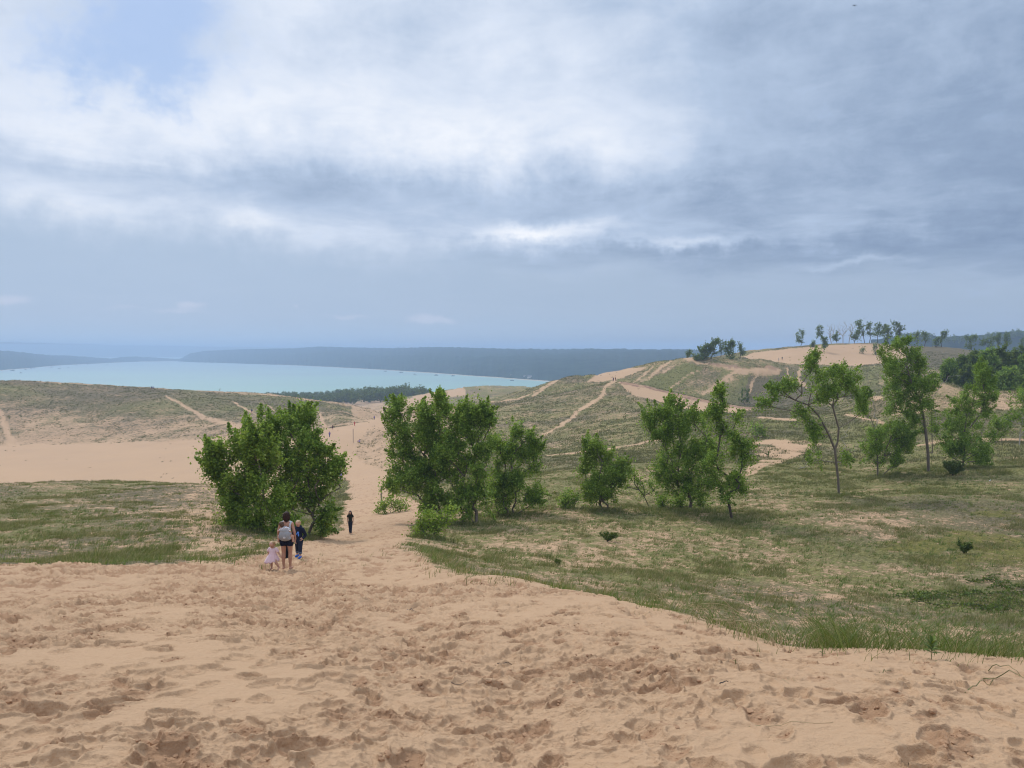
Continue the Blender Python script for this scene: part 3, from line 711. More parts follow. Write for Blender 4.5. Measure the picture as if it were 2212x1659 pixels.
M_dead = simple('weathered_wood', (.40, .36, .31), .9, .3, 6)

def quads(P, size, rng, up=0.0, lean=(0, 0, 0), asp=1.25):
    """leaf shaped faces: every point gets a kite of its own"""
    n = len(P); size = np.broadcast_to(size, (n,))[:, None]
    a = rng.normal(size=(n, 3)) + np.array(lean); a /= np.linalg.norm(a, axis=1)[:, None]
    nn = rng.normal(size=(n, 3)) + np.array([0, 0, up]); b = np.cross(a, nn); b /= np.linalg.norm(b, axis=1)[:, None]
    c = np.cross(a, b)
    h = size * .5
    V = np.stack([P - a * h * asp, P + b * h - a * h * .25 + c * h * .18, P + a * h * asp, P - b * h - a * h * .25 + c * h * .18], 1).reshape(-1, 3)
    F = np.arange(4 * n).reshape(n, 4)
    return V, F

def skeleton(bases, att, rng, bend=.22, lines=()):
    """connect crown points to the stems, nearest first: returns nodes, parents, radii weights"""
    nodes = [np.array(b_, float) for b_ in bases]; par = [-1] * len(bases); root = list(range(len(bases)))
    plen = [0.0] * len(bases)
    b0 = np.mean(nodes, axis=0)
    for ln in lines:
        k = int(np.argmin([np.linalg.norm(ln[0] - n_) for n_ in nodes]))
        for p in ln:
            st_ = max(1, int(np.linalg.norm(p - nodes[k]) / .7)); q0 = nodes[k]
            for s_ in range(1, st_ + 1):
                pk = len(nodes); nodes.append(q0 + (p - q0) * s_ / st_); par.append(k); plen.append(plen[k] + .35 * np.linalg.norm(p - q0) / st_); k = pk
    att = att[np.argsort(np.linalg.norm((att - b0) * (1, 1, .9), axis=1))]
    for a in att:
        N = np.array(nodes); dv = a - N
        dd = np.linalg.norm(dv, axis=1)
        cost = dd + .28 * np.array(plen) + np.maximum(0, N[:, 2] - a[2] + .15) * 1.6
        k = int(np.argmin(cost))
        d = dd[k]; steps = max(1, int(d / .8))
        pprev = k; p0 = nodes[k]
        side = rng.normal(size=3) * min(bend * d * .35, .09)
        for s_ in range(1, steps + 1):
            f = s_ / steps
            p = p0 + (a - p0) * f + side * sin(pi * f) + np.array([0, 0, 1]) * sin(pi * f) * d * .06
            nodes.append(p); par.append(pprev); plen.append(plen[pprev] + d / steps); pprev = len(nodes) - 1
    cntv = np.zeros(len(nodes)); ch = np.zeros(len(nodes), int)
    for k in range(len(nodes) - 1, -1, -1):
        if ch[k] == 0: cntv[k] += 1
        if par[k] >= 0: cntv[par[k]] += cntv[k]; ch[par[k]] += 1
    return np.array(nodes), np.array(par), cntv, ch

def limb_mesh(nodes, par, cntv, r0, rmax, twig=.006):
    mb = MB()
    rad = np.clip(twig + r0 * np.sqrt(np.maximum(cntv - 1, 0)), twig, rmax)
    for k in range(len(nodes)):
        q = par[k]
        if q < 0: continue
        p1, p2 = nodes[q], nodes[k]; d = p2 - p1; Ln = np.linalg.norm(d)
        if Ln < 1e-4: continue
        r2 = rad[k]; r1 = min(rad[q], r2 * 1.35)
        m = 7 if r2 > .05 else 4
        a = np.cross(d, (0.3, .9, .1)); a /= np.linalg.norm(a); b_ = np.cross(d / Ln, a)
        th = np.linspace(0, 2 * pi, m, endpoint=False)[:, None]
        c1 = a * np.cos(th) + b_ * np.sin(th); e = d / Ln * min(r2 * .5, .03)
        mb.grid(np.stack([p1 - e + c1 * r1, p2 + e + c1 * r2]), True)
    return mb

LEAFMUL = 1.65
def make_tree(name, label, cat, base, blobs, ref, leaf=.10, nleaf=9000, natt=200, mat=None, bark=None, bases=None, group=None, r0=.0125, rmax=.13,
              dead=None, deadn=16, lean=(.5, 0, .2), spread=.25, shoots=True, seed=0, trunk=None, dscale=.85, clump=1.0):
    """blobs: crown lobes (x, y, rx, ry[, weight]) in survey readings at the tree's own distance; ref: function reading->metres offset"""
    rng = np.random.default_rng(seed + 1000)
    bx, by, bz = base
    root = empty(name, (bx, by, bz), 0, label, cat, group)
    mpp = K * by
    def off(X, Y, dy=0.0):
        p = world_pt(X, Y, by + dy); return np.array([p[0] - bx, dy, p[2] - bz])
    A = []
    tot = sum(b_[2] * b_[3] * (b_[4] if len(b_) > 4 else 1) for b_ in blobs)
    for b_ in blobs:
        wgt = b_[4] if len(b_) > 4 else 1
        n = max(3, int(round(natt * b_[2] * b_[3] * wgt / tot)))
        c = off(b_[0], b_[1]); rx = b_[2] * mpp; rz = b_[3] * mpp; ry = rx * dscale
        cy = rng.normal() * .25 * rx
        u = rng.normal(size=(n, 3)); u /= np.linalg.norm(u, axis=1)[:, None]
        u *= (rng.random(n) ** .45)[:, None]
        A.append(c + np.array([0, cy, 0]) + u * (rx, ry, rz))
    A = np.concatenate(A)
    gap = fbm(A[:, 0] * 1.0 + seed * 3.7, A[:, 2] + A[:, 1] * .6, 1.3, 3, seed); A = A[(gap > -.32) | (rng.random(len(A)) < .3)]; A[:, 2] = np.maximum(A[:, 2], .25)
    nb = [np.array([0, 0, -.15])] if bases is None else [np.array([(X - (1106 + bx / mpp)) * mpp if False else off(X, Y)[0], dy, -.15]) for X, Y, dy in bases]
    for q in range(len(nb)):
        nb[q][2] = gz(bx + nb[q][0], by + nb[q][1]) - bz - .12
    pre = []
    if trunk:
        for line in trunk: pre.append([off(*p) for p in line])
    nodes, par, cv, ch = skeleton(nb, A, rng, lines=pre)
    mb = limb_mesh(nodes, par, cv, r0, rmax, twig=.013 if by < 120 else .045)
    if dead:
        dn = []
        for ln in dead: dn += [off(*p) for p in ln]
        dn = np.array(dn)
        tw = np.concatenate([dn[rng.integers(0, len(dn), deadn)] + rng.normal(size=(deadn, 3)) * (.35, .3, .4) + (0, 0, .3), dn])
        k0 = int(np.argmin(np.linalg.norm(nodes - dn[0], axis=1)))
        n2_, p2_, c2_, _ = skeleton([nodes[k0]], tw, rng)
        md = limb_mesh(n2_, p2_, c2_, .008, .05, .009)
        md.build('dead_branch', M_dead, root)
    mb.build('trunk', bark or M_bark, root)
    tips = nodes[(np.arange(len(nodes)) >= len(nb)) & (cv <= 4)]
    if nleaf:
        nleaf = int(nleaf * LEAFMUL * (1.5 if by > 250 else 1)); leaf = leaf * 1.12
        # leaves sit in sprays along the outer twigs
        wts = rng.random(len(tips)) ** (.9 * clump) + .06
        pick = rng.choice(len(tips), nleaf, p=wts / wts.sum())
        ax = rng.normal(size=(len(tips), 3)); ax[:, 2] = np.abs(ax[:, 2]) + .5; ax += np.array(lean) * .8; ax /= np.linalg.norm(ax, axis=1)[:, None]
        s_ = rng.normal(size=nleaf)
        Pl = tips[pick] + ax[pick] * (s_ * spread * 1.5)[:, None] + rng.normal(size=(nleaf, 3)) * spread * .62
        if shoots:
         # long leading shoots that break the outline
         cen = tips.mean(0); k_s = max(3, int(len(tips) * .22)); sh = rng.choice(len(tips), k_s, p=(lambda q_: q_ / q_.sum())(np.linalg.norm(tips - cen, axis=1) ** 2 * (.4 + (tips[:, 2] > cen[2]))))
         ns = nleaf // 7; sp_k = rng.integers(0, k_s, ns); sdir = (tips[sh] - cen) * .30 + rng.normal(size=(k_s, 3)) * .35 + np.array([.28, 0, .55]); sdir /= np.linalg.norm(sdir, axis=1)[:, None]
         sl_ = rng.uniform(.5, 1.25, k_s) * (spread / .25) ; ff = rng.random(ns) ** .8
         Pl[:ns] = tips[sh][sp_k] + sdir[sp_k] * (sl_[sp_k] * ff)[:, None] + rng.normal(size=(ns, 3)) * (.13 * spread / .25 * (1.25 - ff))[:, None]
        Pl[:, 2] = np.maximum(Pl[:, 2], .05)
        V, F = quads(Pl, leaf * (.7 + .6 * rng.random(nleaf)), rng, up=.5, lean=lean)
        mesh_obj('crown', V, F, mat or M_leaf, root)
    return root

def fol(X, Y): return hit(X, Y)
# the big bushy poplars beside and behind the walkers
b1 = hit(583, 1171, 45)
make_tree('poplar_tree', 'dense lighter poplar bush at the left front of the leafy clump behind the toddler', 'tree', b1,
          [(512,985,48,42),(560,1015,52,60),(520,1060,48,45),(578,1095,60,52),(610,1140,42,26),(478,1005,30,30),(468,972,20,20),(560,950,40,30),(500,1090,28,36),(540,1130,34,30)], None, leaf=.105, nleaf=21000, natt=330,
          bases=[(570,1171,0),(583,1171,.3),(596,1170,-.3)], mat=M_leaf2, seed=1)
b2 = hit(650, 1158, 48)
make_tree('poplar_tree', 'wide dark poplar with several grey stems directly beyond the woman with the carrier', 'tree', b2,
          [(600,920,40,30),(640,912,30,32),(615,975,75,55),(680,960,45,40),(665,1030,70,60),(715,1010,22,40),(730,1040,16,28),(692,1085,42,36),(620,1070,50,50),(708,1128,24,16),(560,925,30,26),(655,905,20,26),(650,940,36,34),(692,935,20,22),(690,1130,30,20)], None, leaf=.105, nleaf=25000, natt=400,
          bases=[(632,1158,0),(650,1158,.4),(664,1157,-.2),(690,1156,.5)], seed=2, r0=.0095)
b3 = hit(975, 1130, 52)
make_tree('poplar_tree', 'tall poplar with a rounded left crown right of the worn path, by the wooden post', 'tree', b3,
          [(868,905,34,42),(905,935,48,60),(875,980,42,55),(940,950,34,50),(935,1045,50,45),(935,905,30,36),(958,1000,34,50),(850,1045,22,28),(895,1030,48,42),(930,1000,40,60),(940,1080,40,30),(860,880,22,18),(900,885,24,14)], None, leaf=.11, nleaf=23000, natt=430,
          bases=[(955,1130,0),(968,1131,.4),(982,1130,-.4)], seed=3)
b4 = hit(1015, 1133, 52)
make_tree('poplar_tree', 'upright poplar with three pointed tops in the middle of the clump right of the path', 'tree', b4,
          [(955,880,16,32),(948,862,10,16),(1030,885,30,32),(1048,905,16,40),(985,930,30,45),(1010,960,42,50),(975,1010,38,45),(1030,1020,34,50),(1000,1080,46,36),(1050,960,18,34),(975,970,30,40),(1040,1070,26,36),(1000,905,24,36)], None, leaf=.11, nleaf=19000, natt=380,
          bases=[(1000,1132,0),(1018,1134,.3),(1030,1132,-.3)], seed=4)
b5 = hit(1078, 1112, 55)
make_tree('poplar_tree', 'thin young poplar with a bare lower stem between two fuller ones', 'tree', b5,
          [(1072,960,18,22),(1078,1010,22,34),(1070,1055,20,24),(1092,975,14,18)], None, leaf=.11, nleaf=2300, natt=70, seed=5, rmax=.07)
b6 = hit(1110, 1112, 54)
make_tree('poplar_tree', 'slender poplar at the right end of the middle clump, its top bent to the right', 'tree', b6,
          [(1118,935,14,18),(1110,975,26,28),(1150,955,18,18),(1165,970,10,18),(1140,1000,26,36),(1115,1040,26,34),(1150,1065,20,30),(1100,1080,26,24),(1085,1045,18,26),(1160,1010,14,24)], None, leaf=.11, nleaf=9500, natt=230,
          bases=[(1100,1112,0),(1112,1113,.3)], seed=6)
b7 = hit(925, 1168, 46)
make_tree('leafy_shrub', 'low leafy poplar shrub at the edge of the worn path, front of the middle clump', 'shrub', b7,
          [(922,1128,20,22),(908,1150,16,10),(945,1140,14,14),(958,1118,12,16)], None, leaf=.10, nleaf=1000, natt=70, seed=7, rmax=.03, mat=M_leaf2)
b8 = hit(843, 1108, 70)
make_tree('leafy_shrub', 'low spreading shrub at the foot of the wooden post beside the path', 'shrub', b8,
          [(830,1096,18,10),(850,1084,18,12),(868,1092,14,9),(816,1103,9,5)], None, leaf=.11, nleaf=900, natt=50, seed=8, rmax=.03, mat=M_leaf2)
b9 = hit(1225, 1098, 56)
make_tree('leafy_shrub', 'small sparse shrub between the middle clump and the lone round poplar', 'shrub', b9,
          [(1218,1078,12,16),(1235,1082,16,12)], None, leaf=.11, nleaf=650, natt=34, seed=9, rmax=.03)
b10 = hit(1300, 1103, 55)
make_tree('poplar_tree', 'single bushy poplar with a pointed top left, alone in the middle of the green plain', 'tree', b10,
          [(1278,965,18,16),(1290,990,28,24),(1312,1020,36,36),(1290,1050,34,34),(1335,1025,22,28),(1305,1078,26,18),(1265,1010,10,20),(1352,1015,12,8)], None, leaf=.11, nleaf=9800, natt=220,
          bases=[(1292,1103,0),(1302,1104,.2),(1312,1102,-.2)], seed=10, mat=M_leaf2)
b11 = hit(1402, 1092, 58)
make_tree('leafy_shrub', 'straggling half bare shrub leaning left between the lone poplar and the tall group', 'shrub', b11,
          [(1365,1025,12,12),(1380,1040,14,12),(1390,1062,12,12),(1408,1050,10,14),(1352,1050,8,10)], None, leaf=.10, nleaf=700, natt=46, seed=11, rmax=.035, bark=M_bark2)
b12 = hit(1492, 1104, 54)
make_tree('poplar_tree', 'broad leafy poplar on the left of the tall group, dead twigs at its top', 'tree', b12,
          [(1410,900,24,28),(1445,885,34,18),(1440,930,46,38),(1455,868,12,12),(1500,920,40,34),(1470,985,55,42),(1520,970,34,40),(1440,1030,36,26),(1490,1045,42,34),(1530,1035,24,34)], None, leaf=.105, nleaf=17000, natt=330,
          bases=[(1478,1104,0),(1492,1105,.4),(1503,1104,-.3)], dead=[[(1475,905),(1490,870),(1505,855)],[(1488,880),(1470,862)]], deadn=14, seed=12)
b13 = hit(1583, 1122, 52)
make_tree('poplar_tree', 'slim open poplar on the right of the tall group, tufted top, dark straight stem', 'tree', b13,
          [(1553,860,14,24),(1550,895,26,18),(1590,905,20,14),(1560,930,30,20),(1545,1000,24,34),(1600,965,24,22),(1612,1000,20,24),(1590,1040,28,30),(1565,1065,24,22)], None, leaf=.105, nleaf=7200, natt=190, clump=1.4,
          bases=[(1582,1122,0),(1562,1118,.3)], dead=[[(1575,960),(1570,935),(1562,920)]], deadn=12, seed=13, bark=M_bark2)
b14 = hit(1448, 1100, 60)
make_tree('leafy_shrub', 'dark undergrowth shrub with bare twigs beneath the tall poplar group', 'shrub', b14,
          [(1432,1085,16,16),(1465,1080,20,18),(1510,1086,16,12)], None, leaf=.10, nleaf=1300, natt=60, seed=14, rmax=.03, bark=M_bark2)
# right-hand row (readings of the enlarged crop are turned into survey readings by q)
def q(px, py): return (1426.4 + px * .3551, 658.3 + py * .3551)
def qb(L_): return [(*q(x, y), rx * .41, ry * .41, *r) for x, y, rx, ry, *r in L_]
b15 = hit(*q(1087, 1160), 58)
make_tree('poplar_tree', 'lone forked poplar with bare lower trunk and a crown swept to the left', 'tree', b15,
          qb([(640,600,50,32),(720,520,60,40),(800,490,60,36),(930,340,38,40),(900,400,40,40),(1050,440,140,55),(980,520,120,60),(1110,510,90,60),(860,640,50,30),(870,690,50,30),(930,735,40,30),(950,800,40,30),(1220,560,50,30),(1225,630,30,40),(950,940,55,35,.5),(1110,920,40,35,.5)]), None, leaf=.105, nleaf=12500, natt=330,
          trunk=[[q(1082,1060), q(1070,960), q(1062,880), q(1030,800), q(1000,740)], [q(1080,830), q(1085,750), q(1065,680), q(1050,620)], [q(960,670), q(900,610), q(820,580)]],
          dead=[[q(1100,960), q(1130,860), q(1125,780), q(1150,740)]], deadn=10, seed=15, rmax=.11, r0=.0105, clump=1.3)
b16 = hit(*q(1335, 1045), 58)
make_tree('poplar_tree', 'leafy two-stemmed poplar whose thin leaning top is dead and bare', 'tree', b16,
          qb([(1330,790,80,45),(1300,870,70,60),(1440,790,90,60),(1400,880,90,60),(1480,840,60,60),(1340,960,50,30),(1300,950,70,34),(1410,960,70,34),(1460,740,60,30),(1500,800,40,40),(1240,560,40,40,.6),(1235,640,26,30,.6)]), None, leaf=.105, nleaf=11500, natt=300,
          bases=[(*q(1322,1045), 0), (*q(1350,1050), .3)], trunk=[[q(1322,960), q(1318,870), q(1312,790)], [q(1354,960), q(1372,880), q(1405,800)]], dead=[[q(1320,760), q(1300,680), q(1285,580), q(1265,470), q(1258,430)], [q(1300,620), q(1310,520)], [q(1300,740), q(1230,690), q(1150,640)]], deadn=34, seed=16, rmax=.09)
b17 = hit(*q(1640, 1018), 60)
make_tree('poplar_tree', 'tallest poplar of the right row, two long parallel trunks and a high windswept crown', 'tree', b17,
          qb([(1490,255,60,45),(1520,310,60,50),(1385,320,45,50),(1400,390,50,36),(1500,380,90,50),(1580,370,45,60),(1540,470,120,55),(1460,540,90,60),(1570,580,80,55),(1430,620,60,40),(1500,640,60,30),(1545,700,50,34),(1600,470,90,60),(1690,740,36,36,.5),(1560,770,40,40,.7),(1705,820,36,50,.6)]), None, leaf=.105, nleaf=19000, natt=380,
          bases=[(*q(1632,1018), 0), (*q(1652,1016), .3)], trunk=[[q(1628,900), q(1615,780), q(1600,680), q(1580,590), q(1530,480), q(1500,380)], [q(1655,900), q(1652,780), q(1650,680), q(1655,600)], [q(1590,720), q(1530,685), q(1500,670)]],
          dead=[[q(1655,620), q(1665,560), q(1700,500), q(1740,465), q(1835,428)], [q(1650,640), q(1640,520), q(1640,470)], [q(1655,800), q(1740,750)]], deadn=26, seed=17, rmax=.15, r0=.012)
b18 = hit(*q(1850, 992), 60)
make_tree('poplar_tree', 'full leafy poplar at the right end of the row with a pointed leaning tip', 'tree', b18,
          qb([(1965,400,40,45),(1955,470,60,50),(1980,550,55,50),(1880,550,60,50),(1860,640,110,60),(1780,730,80,60),(1900,740,100,55),(1980,660,40,40),(1850,860,120,60),(1930,920,80,50),(1770,870,50,50),(2000,790,40,30)]), None, leaf=.105, nleaf=19000, natt=400,
          bases=[(*q(1838,992), 0), (*q(1856,994), .3)], trunk=[[q(1850,880), q(1850,780), q(1865,680)]], seed=18, rmax=.10, mat=M_leaf)
b19 = hit(*q(2185, 855), 75)
make_tree('poplar_tree', 'half bare poplar cut off by the right edge of the picture', 'tree', b19,
          qb([(2150,570,36,26),(2190,640,50,50),(2130,690,40,30),(2230,560,50,60),(2240,720,60,60)]), None, leaf=.13, nleaf=2600, natt=110, seed=19, rmax=.08, bark=M_dead, clump=1.4)
b20 = hit(*q(2075, 835), 80)
make_tree('leafy_shrub', 'pale sparse shrub in front of the grassy knoll at the right', 'shrub', b20,
          qb([(2070,740,60,50),(2040,800,40,26)]), None, leaf=.13, nleaf=1500, natt=70, seed=20, rmax=.04, mat=M_leaf2)
b21 = hit(*q(590, 808), 85)
make_tree('leafy_shrub', 'small see-through shrub on the far green flat beyond the tall group', 'shrub', b21,
          qb([(585,760,40,35),(610,785,50,16)]), None, leaf=.14, nleaf=650, natt=44, seed=21, rmax=.035)
b22 = hit(*q(955, 800), 85)
make_tree('leafy_shrub', 'brownish bush behind the fork of the lone poplar', 'shrub', b22,
          qb([(950,760,50,28),(930,740,26,26)]), None, leaf=.13, nleaf=900, natt=50, seed=22, rmax=.03, mat=M_jun)
b23 = hit(1607, 874, 240)
make_tree('leafy_shrub', 'grey-green sapling growing alone on the dark slope of the middle hill', 'shrub', b23,
          [(1610,848,10,10),(1606,862,12,10)], None, leaf=.34, nleaf=320, natt=40, seed=23, rmax=.07, mat=M_leaff)

# ---- trees along the skyline ridges; every one keeps its own place and habit
def far_tree(kind, X, Yt, Yb, dmin, wd, label, seed, lean=0.0, n=420, group='wind-bent trees along the dune crests'):
    bpt = hit(X, Yb, dmin, 900)
    h = Yb - Yt
    cxs = X + lean * h
    if kind == 'dead':
        bl = [(cxs, Yt + h * .35, wd * .5, h * .35), (X + lean * h * .5, Yt + h * .55, wd * .35, h * .2)]
        return make_tree('dead_tree', label, 'dead tree', bpt, bl, None, nleaf=0, natt=70, bark=M_dead, r0=.035, rmax=.28, seed=seed, group=group)
    if kind == 'tall':
        rg = random.Random(seed)
        bl = [(cxs + rg.uniform(-.25, .25) * wd, Yt + h * f, wd * rg.uniform(.25, .42), h * rg.uniform(.10, .16)) for f in (.12, .24, .36, .5, .62)]
        return make_tree('poplar_tree', label, 'tree', bpt, bl, None, leaf=.38, nleaf=n, natt=60, mat=M_leaff, bark=M_bark2, r0=.03, rmax=.2, spread=.5, seed=seed, lean=(1.2, 0, .3), group=group)
    bl = [(cxs - wd * .18, Yt + h * .45, wd * .3, h * .3), (cxs + wd * .15, Yt + h * .32, wd * .3, h * .3), (cxs, Yt + h * .75, wd * .42, h * .22)]
    return make_tree('poplar_tree' if h > 14 else 'leafy_shrub', label, 'tree' if h > 14 else 'shrub', bpt, bl, None, leaf=.38, nleaf=n, natt=54, mat=M_leaff, bark=M_bark2, r0=.025, rmax=.16, spread=.5, seed=seed, lean=(1.2, 0, .3), group=group)
FT = [
 ('bush',1486,755,772,300,12,'tiny leaning sapling left of the tree clump on the middle hill',.1,130),
 ('bush',1520,742,777,300,30,'dense dark tree at the left of the clump crowning the middle hill',.1,700),
 ('tall',1536,734,776,300,24,'upright leafy tree second from left in the middle hill clump',.1,620),
 ('tall',1557,733,771,300,18,'narrow tree in the gap of the middle hill clump',-.05,380),
 ('bush',1577,733,775,300,26,'rounded tree at the right of the middle hill clump',0,640),
 ('tall',1598,744,775,300,18,'separate small tree just right of the middle hill clump',.1,300),
 ('bush',1510,765,778,300,30,'dark low bush under the middle hill clump',0,300),
 ('bush',1730,713,741,390,22,'lone sparse tree on the left shoulder of the high dune',-.05,300),
 ('bush',1756,739,750,390,12,'round low bush under the lone tree of the high dune',0,160),
 ('tall',1780,728,761,390,14,'dark narrow tree standing on the bare face of the high dune',0,420),
 ('tall',1786,703,738,390,22,'slanting leafy tree leaning left at the start of the crest group',-.45,260),
 ('dead',1796,697,738,390,22,'bare grey tree at the left of the crest group',-.05,0),
 ('dead',1821,690,739,390,34,'widest bare grey tree with many branches on the dune crest',0,0),
 ('dead',1834,694,739,390,20,'bare grey tree right beside the widest bare one',.1,0),
 ('bush',1808,718,738,390,16,'low leafy tree in front of the bare crest trees',-.1,260),
 ('bush',1846,713,737,390,20,'low leafy tree right of the bare crest trees',.1,300),
 ('tall',1868,692,736,390,24,'tall crooked tree with its top thrown to the left',-.18,380),
 ('tall',1878,698,736,390,16,'thin dark tree just right of the tall crooked one',0,300),
 ('tall',1896,696,738,390,22,'leaning tree with a full top in the right half of the crest group',0,380),
 ('tall',1908,698,742,390,20,'leafy tree behind the full-topped one on the crest',.05,360),
 ('tall',1921,706,744,390,20,'middle-height tree left of the last tall crest tree',0,360),
 ('tall',1936,692,743,390,26,'last and tallest tree at the right end of the crest group',0,640),
 ('bush',1862,750,764,390,14,'pale twiggy sapling on the sand below the crest group',0,60),
 ('bush',1891,735,767,390,12,'sparse young tree on the sand right below the crest group',0,130),
 ('tall',1981,718,745,390,10,'thin pale tree right of the crest group, before the far wooded ridge',0,150),
 ('tall',1996,715,746,390,16,'slim tree with a flat tuft on top before the far wooded ridge',-.05,190),
 ('bush',2022,727,750,390,14,'small tree left of the forked pair right of the crest group',0,200),
 ('tall',2034,715,750,390,20,'pale tree with a wide bottom right of the small one',.05,330),
 ('bush',2098,720,754,390,26,'hazy rounded tree above the dark thicket, left one',0,420),
 ('bush',2132,723,752,390,34,'broad hazy tree above the dark thicket, middle one',0,480),
 ('tall',2155,722,756,390,14,'narrow hazy tree above the dark thicket',0,260),
 ('tall',2172,720,756,390,18,'hazy tree right of the narrow one above the thicket',0,300),
 ('bush',2208,729,758,390,16,'hazy tree at the right edge above the thicket',0,240)]
for k_, (kd, X, Yt, Yb, dm_, wd_, lab, ln, nn_) in enumerate(FT):
    far_tree(kd, X, Yt, Yb, dm_, wd_, lab, 300 + k_, ln, nn_)
# ---- the thicket at the right
TK = [(2050,778,832,26,'low left edge bush of the dark green thicket'),(2075,768,838,34,'bushy tree second from the left in the thicket'),(2104,756,842,40,'rounded tree in the left half of the thicket'),
      (2132,748,843,38,'tall tree in the middle of the thicket'),(2160,745,843,40,'tall tree right of the middle of the thicket'),(2192,748,845,42,'full tree near the right edge in the thicket'),
      (2225,750,845,40,'thicket tree cut by the right edge of the picture'),(2088,790,846,34,'low front bush under the left half of the thicket'),(2125,795,848,38,'low front bush under the middle of the thicket'),(2175,795,849,42,'low front bush under the right half of the thicket'),
      (2262,752,845,40,'thicket tree just past the right edge')]
for k_, (X, Yt, Yb, wd_, lab) in enumerate(TK[:-1]):
    bpt = hit(X, min(Yb, 846), 172, 300); bpt = world_pt(X, Yb, 196 + (k_ % 3) * 4 - (8 if Yt > 785 else 0)); bpt = (bpt[0], bpt[1], gz(bpt[0], bpt[1]))
    h = Yb - Yt
    bl = [(X - wd_ * .2, Yt + h * .4, wd_ * .42, h * .3), (X + wd_ * .2, Yt + h * .3, wd_ * .42, h * .28), (X, Yt + h * .7, wd_ * .6, h * .3), (X, Yt + h * .2, wd_ * .3, h * .18)]
    make_tree('thicket_tree', lab, 'tree', bpt, bl, None, leaf=.30, nleaf=4200, natt=150, shoots=False, mat=M_leaff if k_ % 3 else M_leaf, bark=M_bark2, r0=.015, rmax=.12, spread=.36, seed=500 + k_, group='trees of the dark thicket at the right')

# ---- junipers, dark low shrubs and small plants
def juniper(X, Y, dmin, w_, h_, n, label, mat, seed, up=1.0, name='juniper_shrub'):
    rng = np.random.default_rng(seed); b_ = hit(X, Y, dmin); mpp = K * b_[1]
    root = empty(name, b_, 0, label, 'shrub')
    mb = MB(); P_ = []
    W_ = w_ * mpp; H_ = h_ * mpp
    for k in range(max(7, n // 60)):
        a = rng.uniform(0, 2 * pi); rr = W_ * .5 * rng.uniform(.5, 1); tip = np.array([cos(a) * rr, sin(a) * rr * .8, H_ * rng.uniform(.55, 1) * up])
        pr = np.array([0, 0, -.03])
        for s_ in range(1, 5):
            f = s_ / 4; p = tip * np.array([f, f, f ** .7]); mb.capsule(pr, .012, p, .008, 5); pr = p
            m_ = n // 28
            P_.append(p + rng.normal(size=(m_, 3)) * (.012 + .035 * H_, .012 + .035 * H_, .012 + .035 * H_))
    mb.build('stem', M_bark2, root)
    P_ = np.concatenate(P_); V, F = quads(P_, .05 + .02 * H_ + np.zeros(len(P_)), rng, up=.3, lean=(.2, 0, .8), asp=2.4)
    mesh_obj('foliage', V, F, mat, root)
    return root
juniper(1312, 1170, 40, 44, 22, 700, 'small spiky bright green juniper on the near plain below the lone poplar', M_jun2, 31)
juniper(2082, 1196, 38, 34, 26, 700, 'small dark spiky juniper on the mossy patch at the right', M_jun, 32)
juniper(2058, 1028, 60, 46, 30, 1800, 'rounded dark juniper at the foot of the rightmost leafy poplar', M_jun, 33)
juniper(1275, 1092, 55, 16, 30, 420, 'slim blackish juniper leaning beside the lone round poplar', M_jun, 34)
juniper(1205, 1222, 36, 16, 14, 260, 'tiny dark bush on the sandy part of the near plain', M_jun, 35)
juniper(1350, 908, 180, 13, 11, 160, 'single dark bush on the slope of the near hill', M_jun, 36)
juniper(1660, 985, 85, 30, 10, 260, 'low green juniper mound by the sandy patch', M_jun2, 37)
juniper(68, 836, 330, 14, 6, 90, 'dark low bush at the left of the left hill top', M_jun, 38)
juniper(110, 839, 330, 16, 7, 90, 'dark low bush second from the left on the left hill top', M_jun, 39)
juniper(113, 847, 320, 12, 5, 80, 'dark low bush just below the left hill top', M_jun, 40)
juniper(312, 850, 330, 12, 6, 80, 'dark low bush beside the walkers on the left hill crest', M_jun, 41)
juniper(1738, 990, 75, 12, 6, 120, 'small bush on the sandy patch beside the white branches', M_jun, 42)
juniper(474, 840, 330, 14, 7, 80, 'round grey bush on the crest right of the left hill walkers', M_leaff, 43)
juniper(1862, 880, 110, 34, 16, 400, 'dark bush behind the crown of the lone forked poplar', M_jun, 44)

def creeping(X, Y, w_, dep, n, label, seed):
    """a mat of long low juniper runners"""
    rng = np.random.default_rng(seed); b_ = hit(X, Y, 12); mpp = K * b_[1]
    root = empty('creeping_juniper', b_, 0, label, 'shrub'); mb = MB(); P_ = []
    for k in range(n):
        x0 = rng.uniform(-.5, .5) * w_ * mpp; y0 = rng.uniform(-.5, .5) * dep; L_ = rng.uniform(.5, 1.7); a = rng.normal() * .45 + (pi if rng.random() < .75 else 0)
        pr = np.array([0, 0, -.03])
        for s_ in range(7):
            f = s_ / 6; x = x0 + cos(a) * L_ * f; y = y0 + sin(a) * L_ * f + .12 * sin(4 * f + k); z = gz(b_[0] + x, b_[1] + y) - b_[2] + .03 + .10 * sin(pi * f)
            p = np.array([x, y, z])
            if pr is not None: mb.capsule(pr, .009, p, .007, 4)
            pr = p; P_.append(p + rng.normal(size=(6, 3)) * (.045, .045, .03))
    mb.build('stem', M_bark2, root)
    P_ = np.concatenate(P_); V, F = quads(P_, .065 + np.zeros(len(P_)), rng, up=.6, lean=(-.5, 0, .5), asp=1.9)
    mesh_obj('foliage', V, F, M_jun, root)
creeping(2120, 1300, 260, 4.2, 60, 'dark mat of creeping juniper runners on the plain at the right', 51)
creeping(2195, 1270, 90, 5, 22, 'dark mat of creeping juniper nearest the right edge', 52)
creeping(1590, 1128, 30, 2, 4, 'single juniper runner under the slim open poplar', 53)
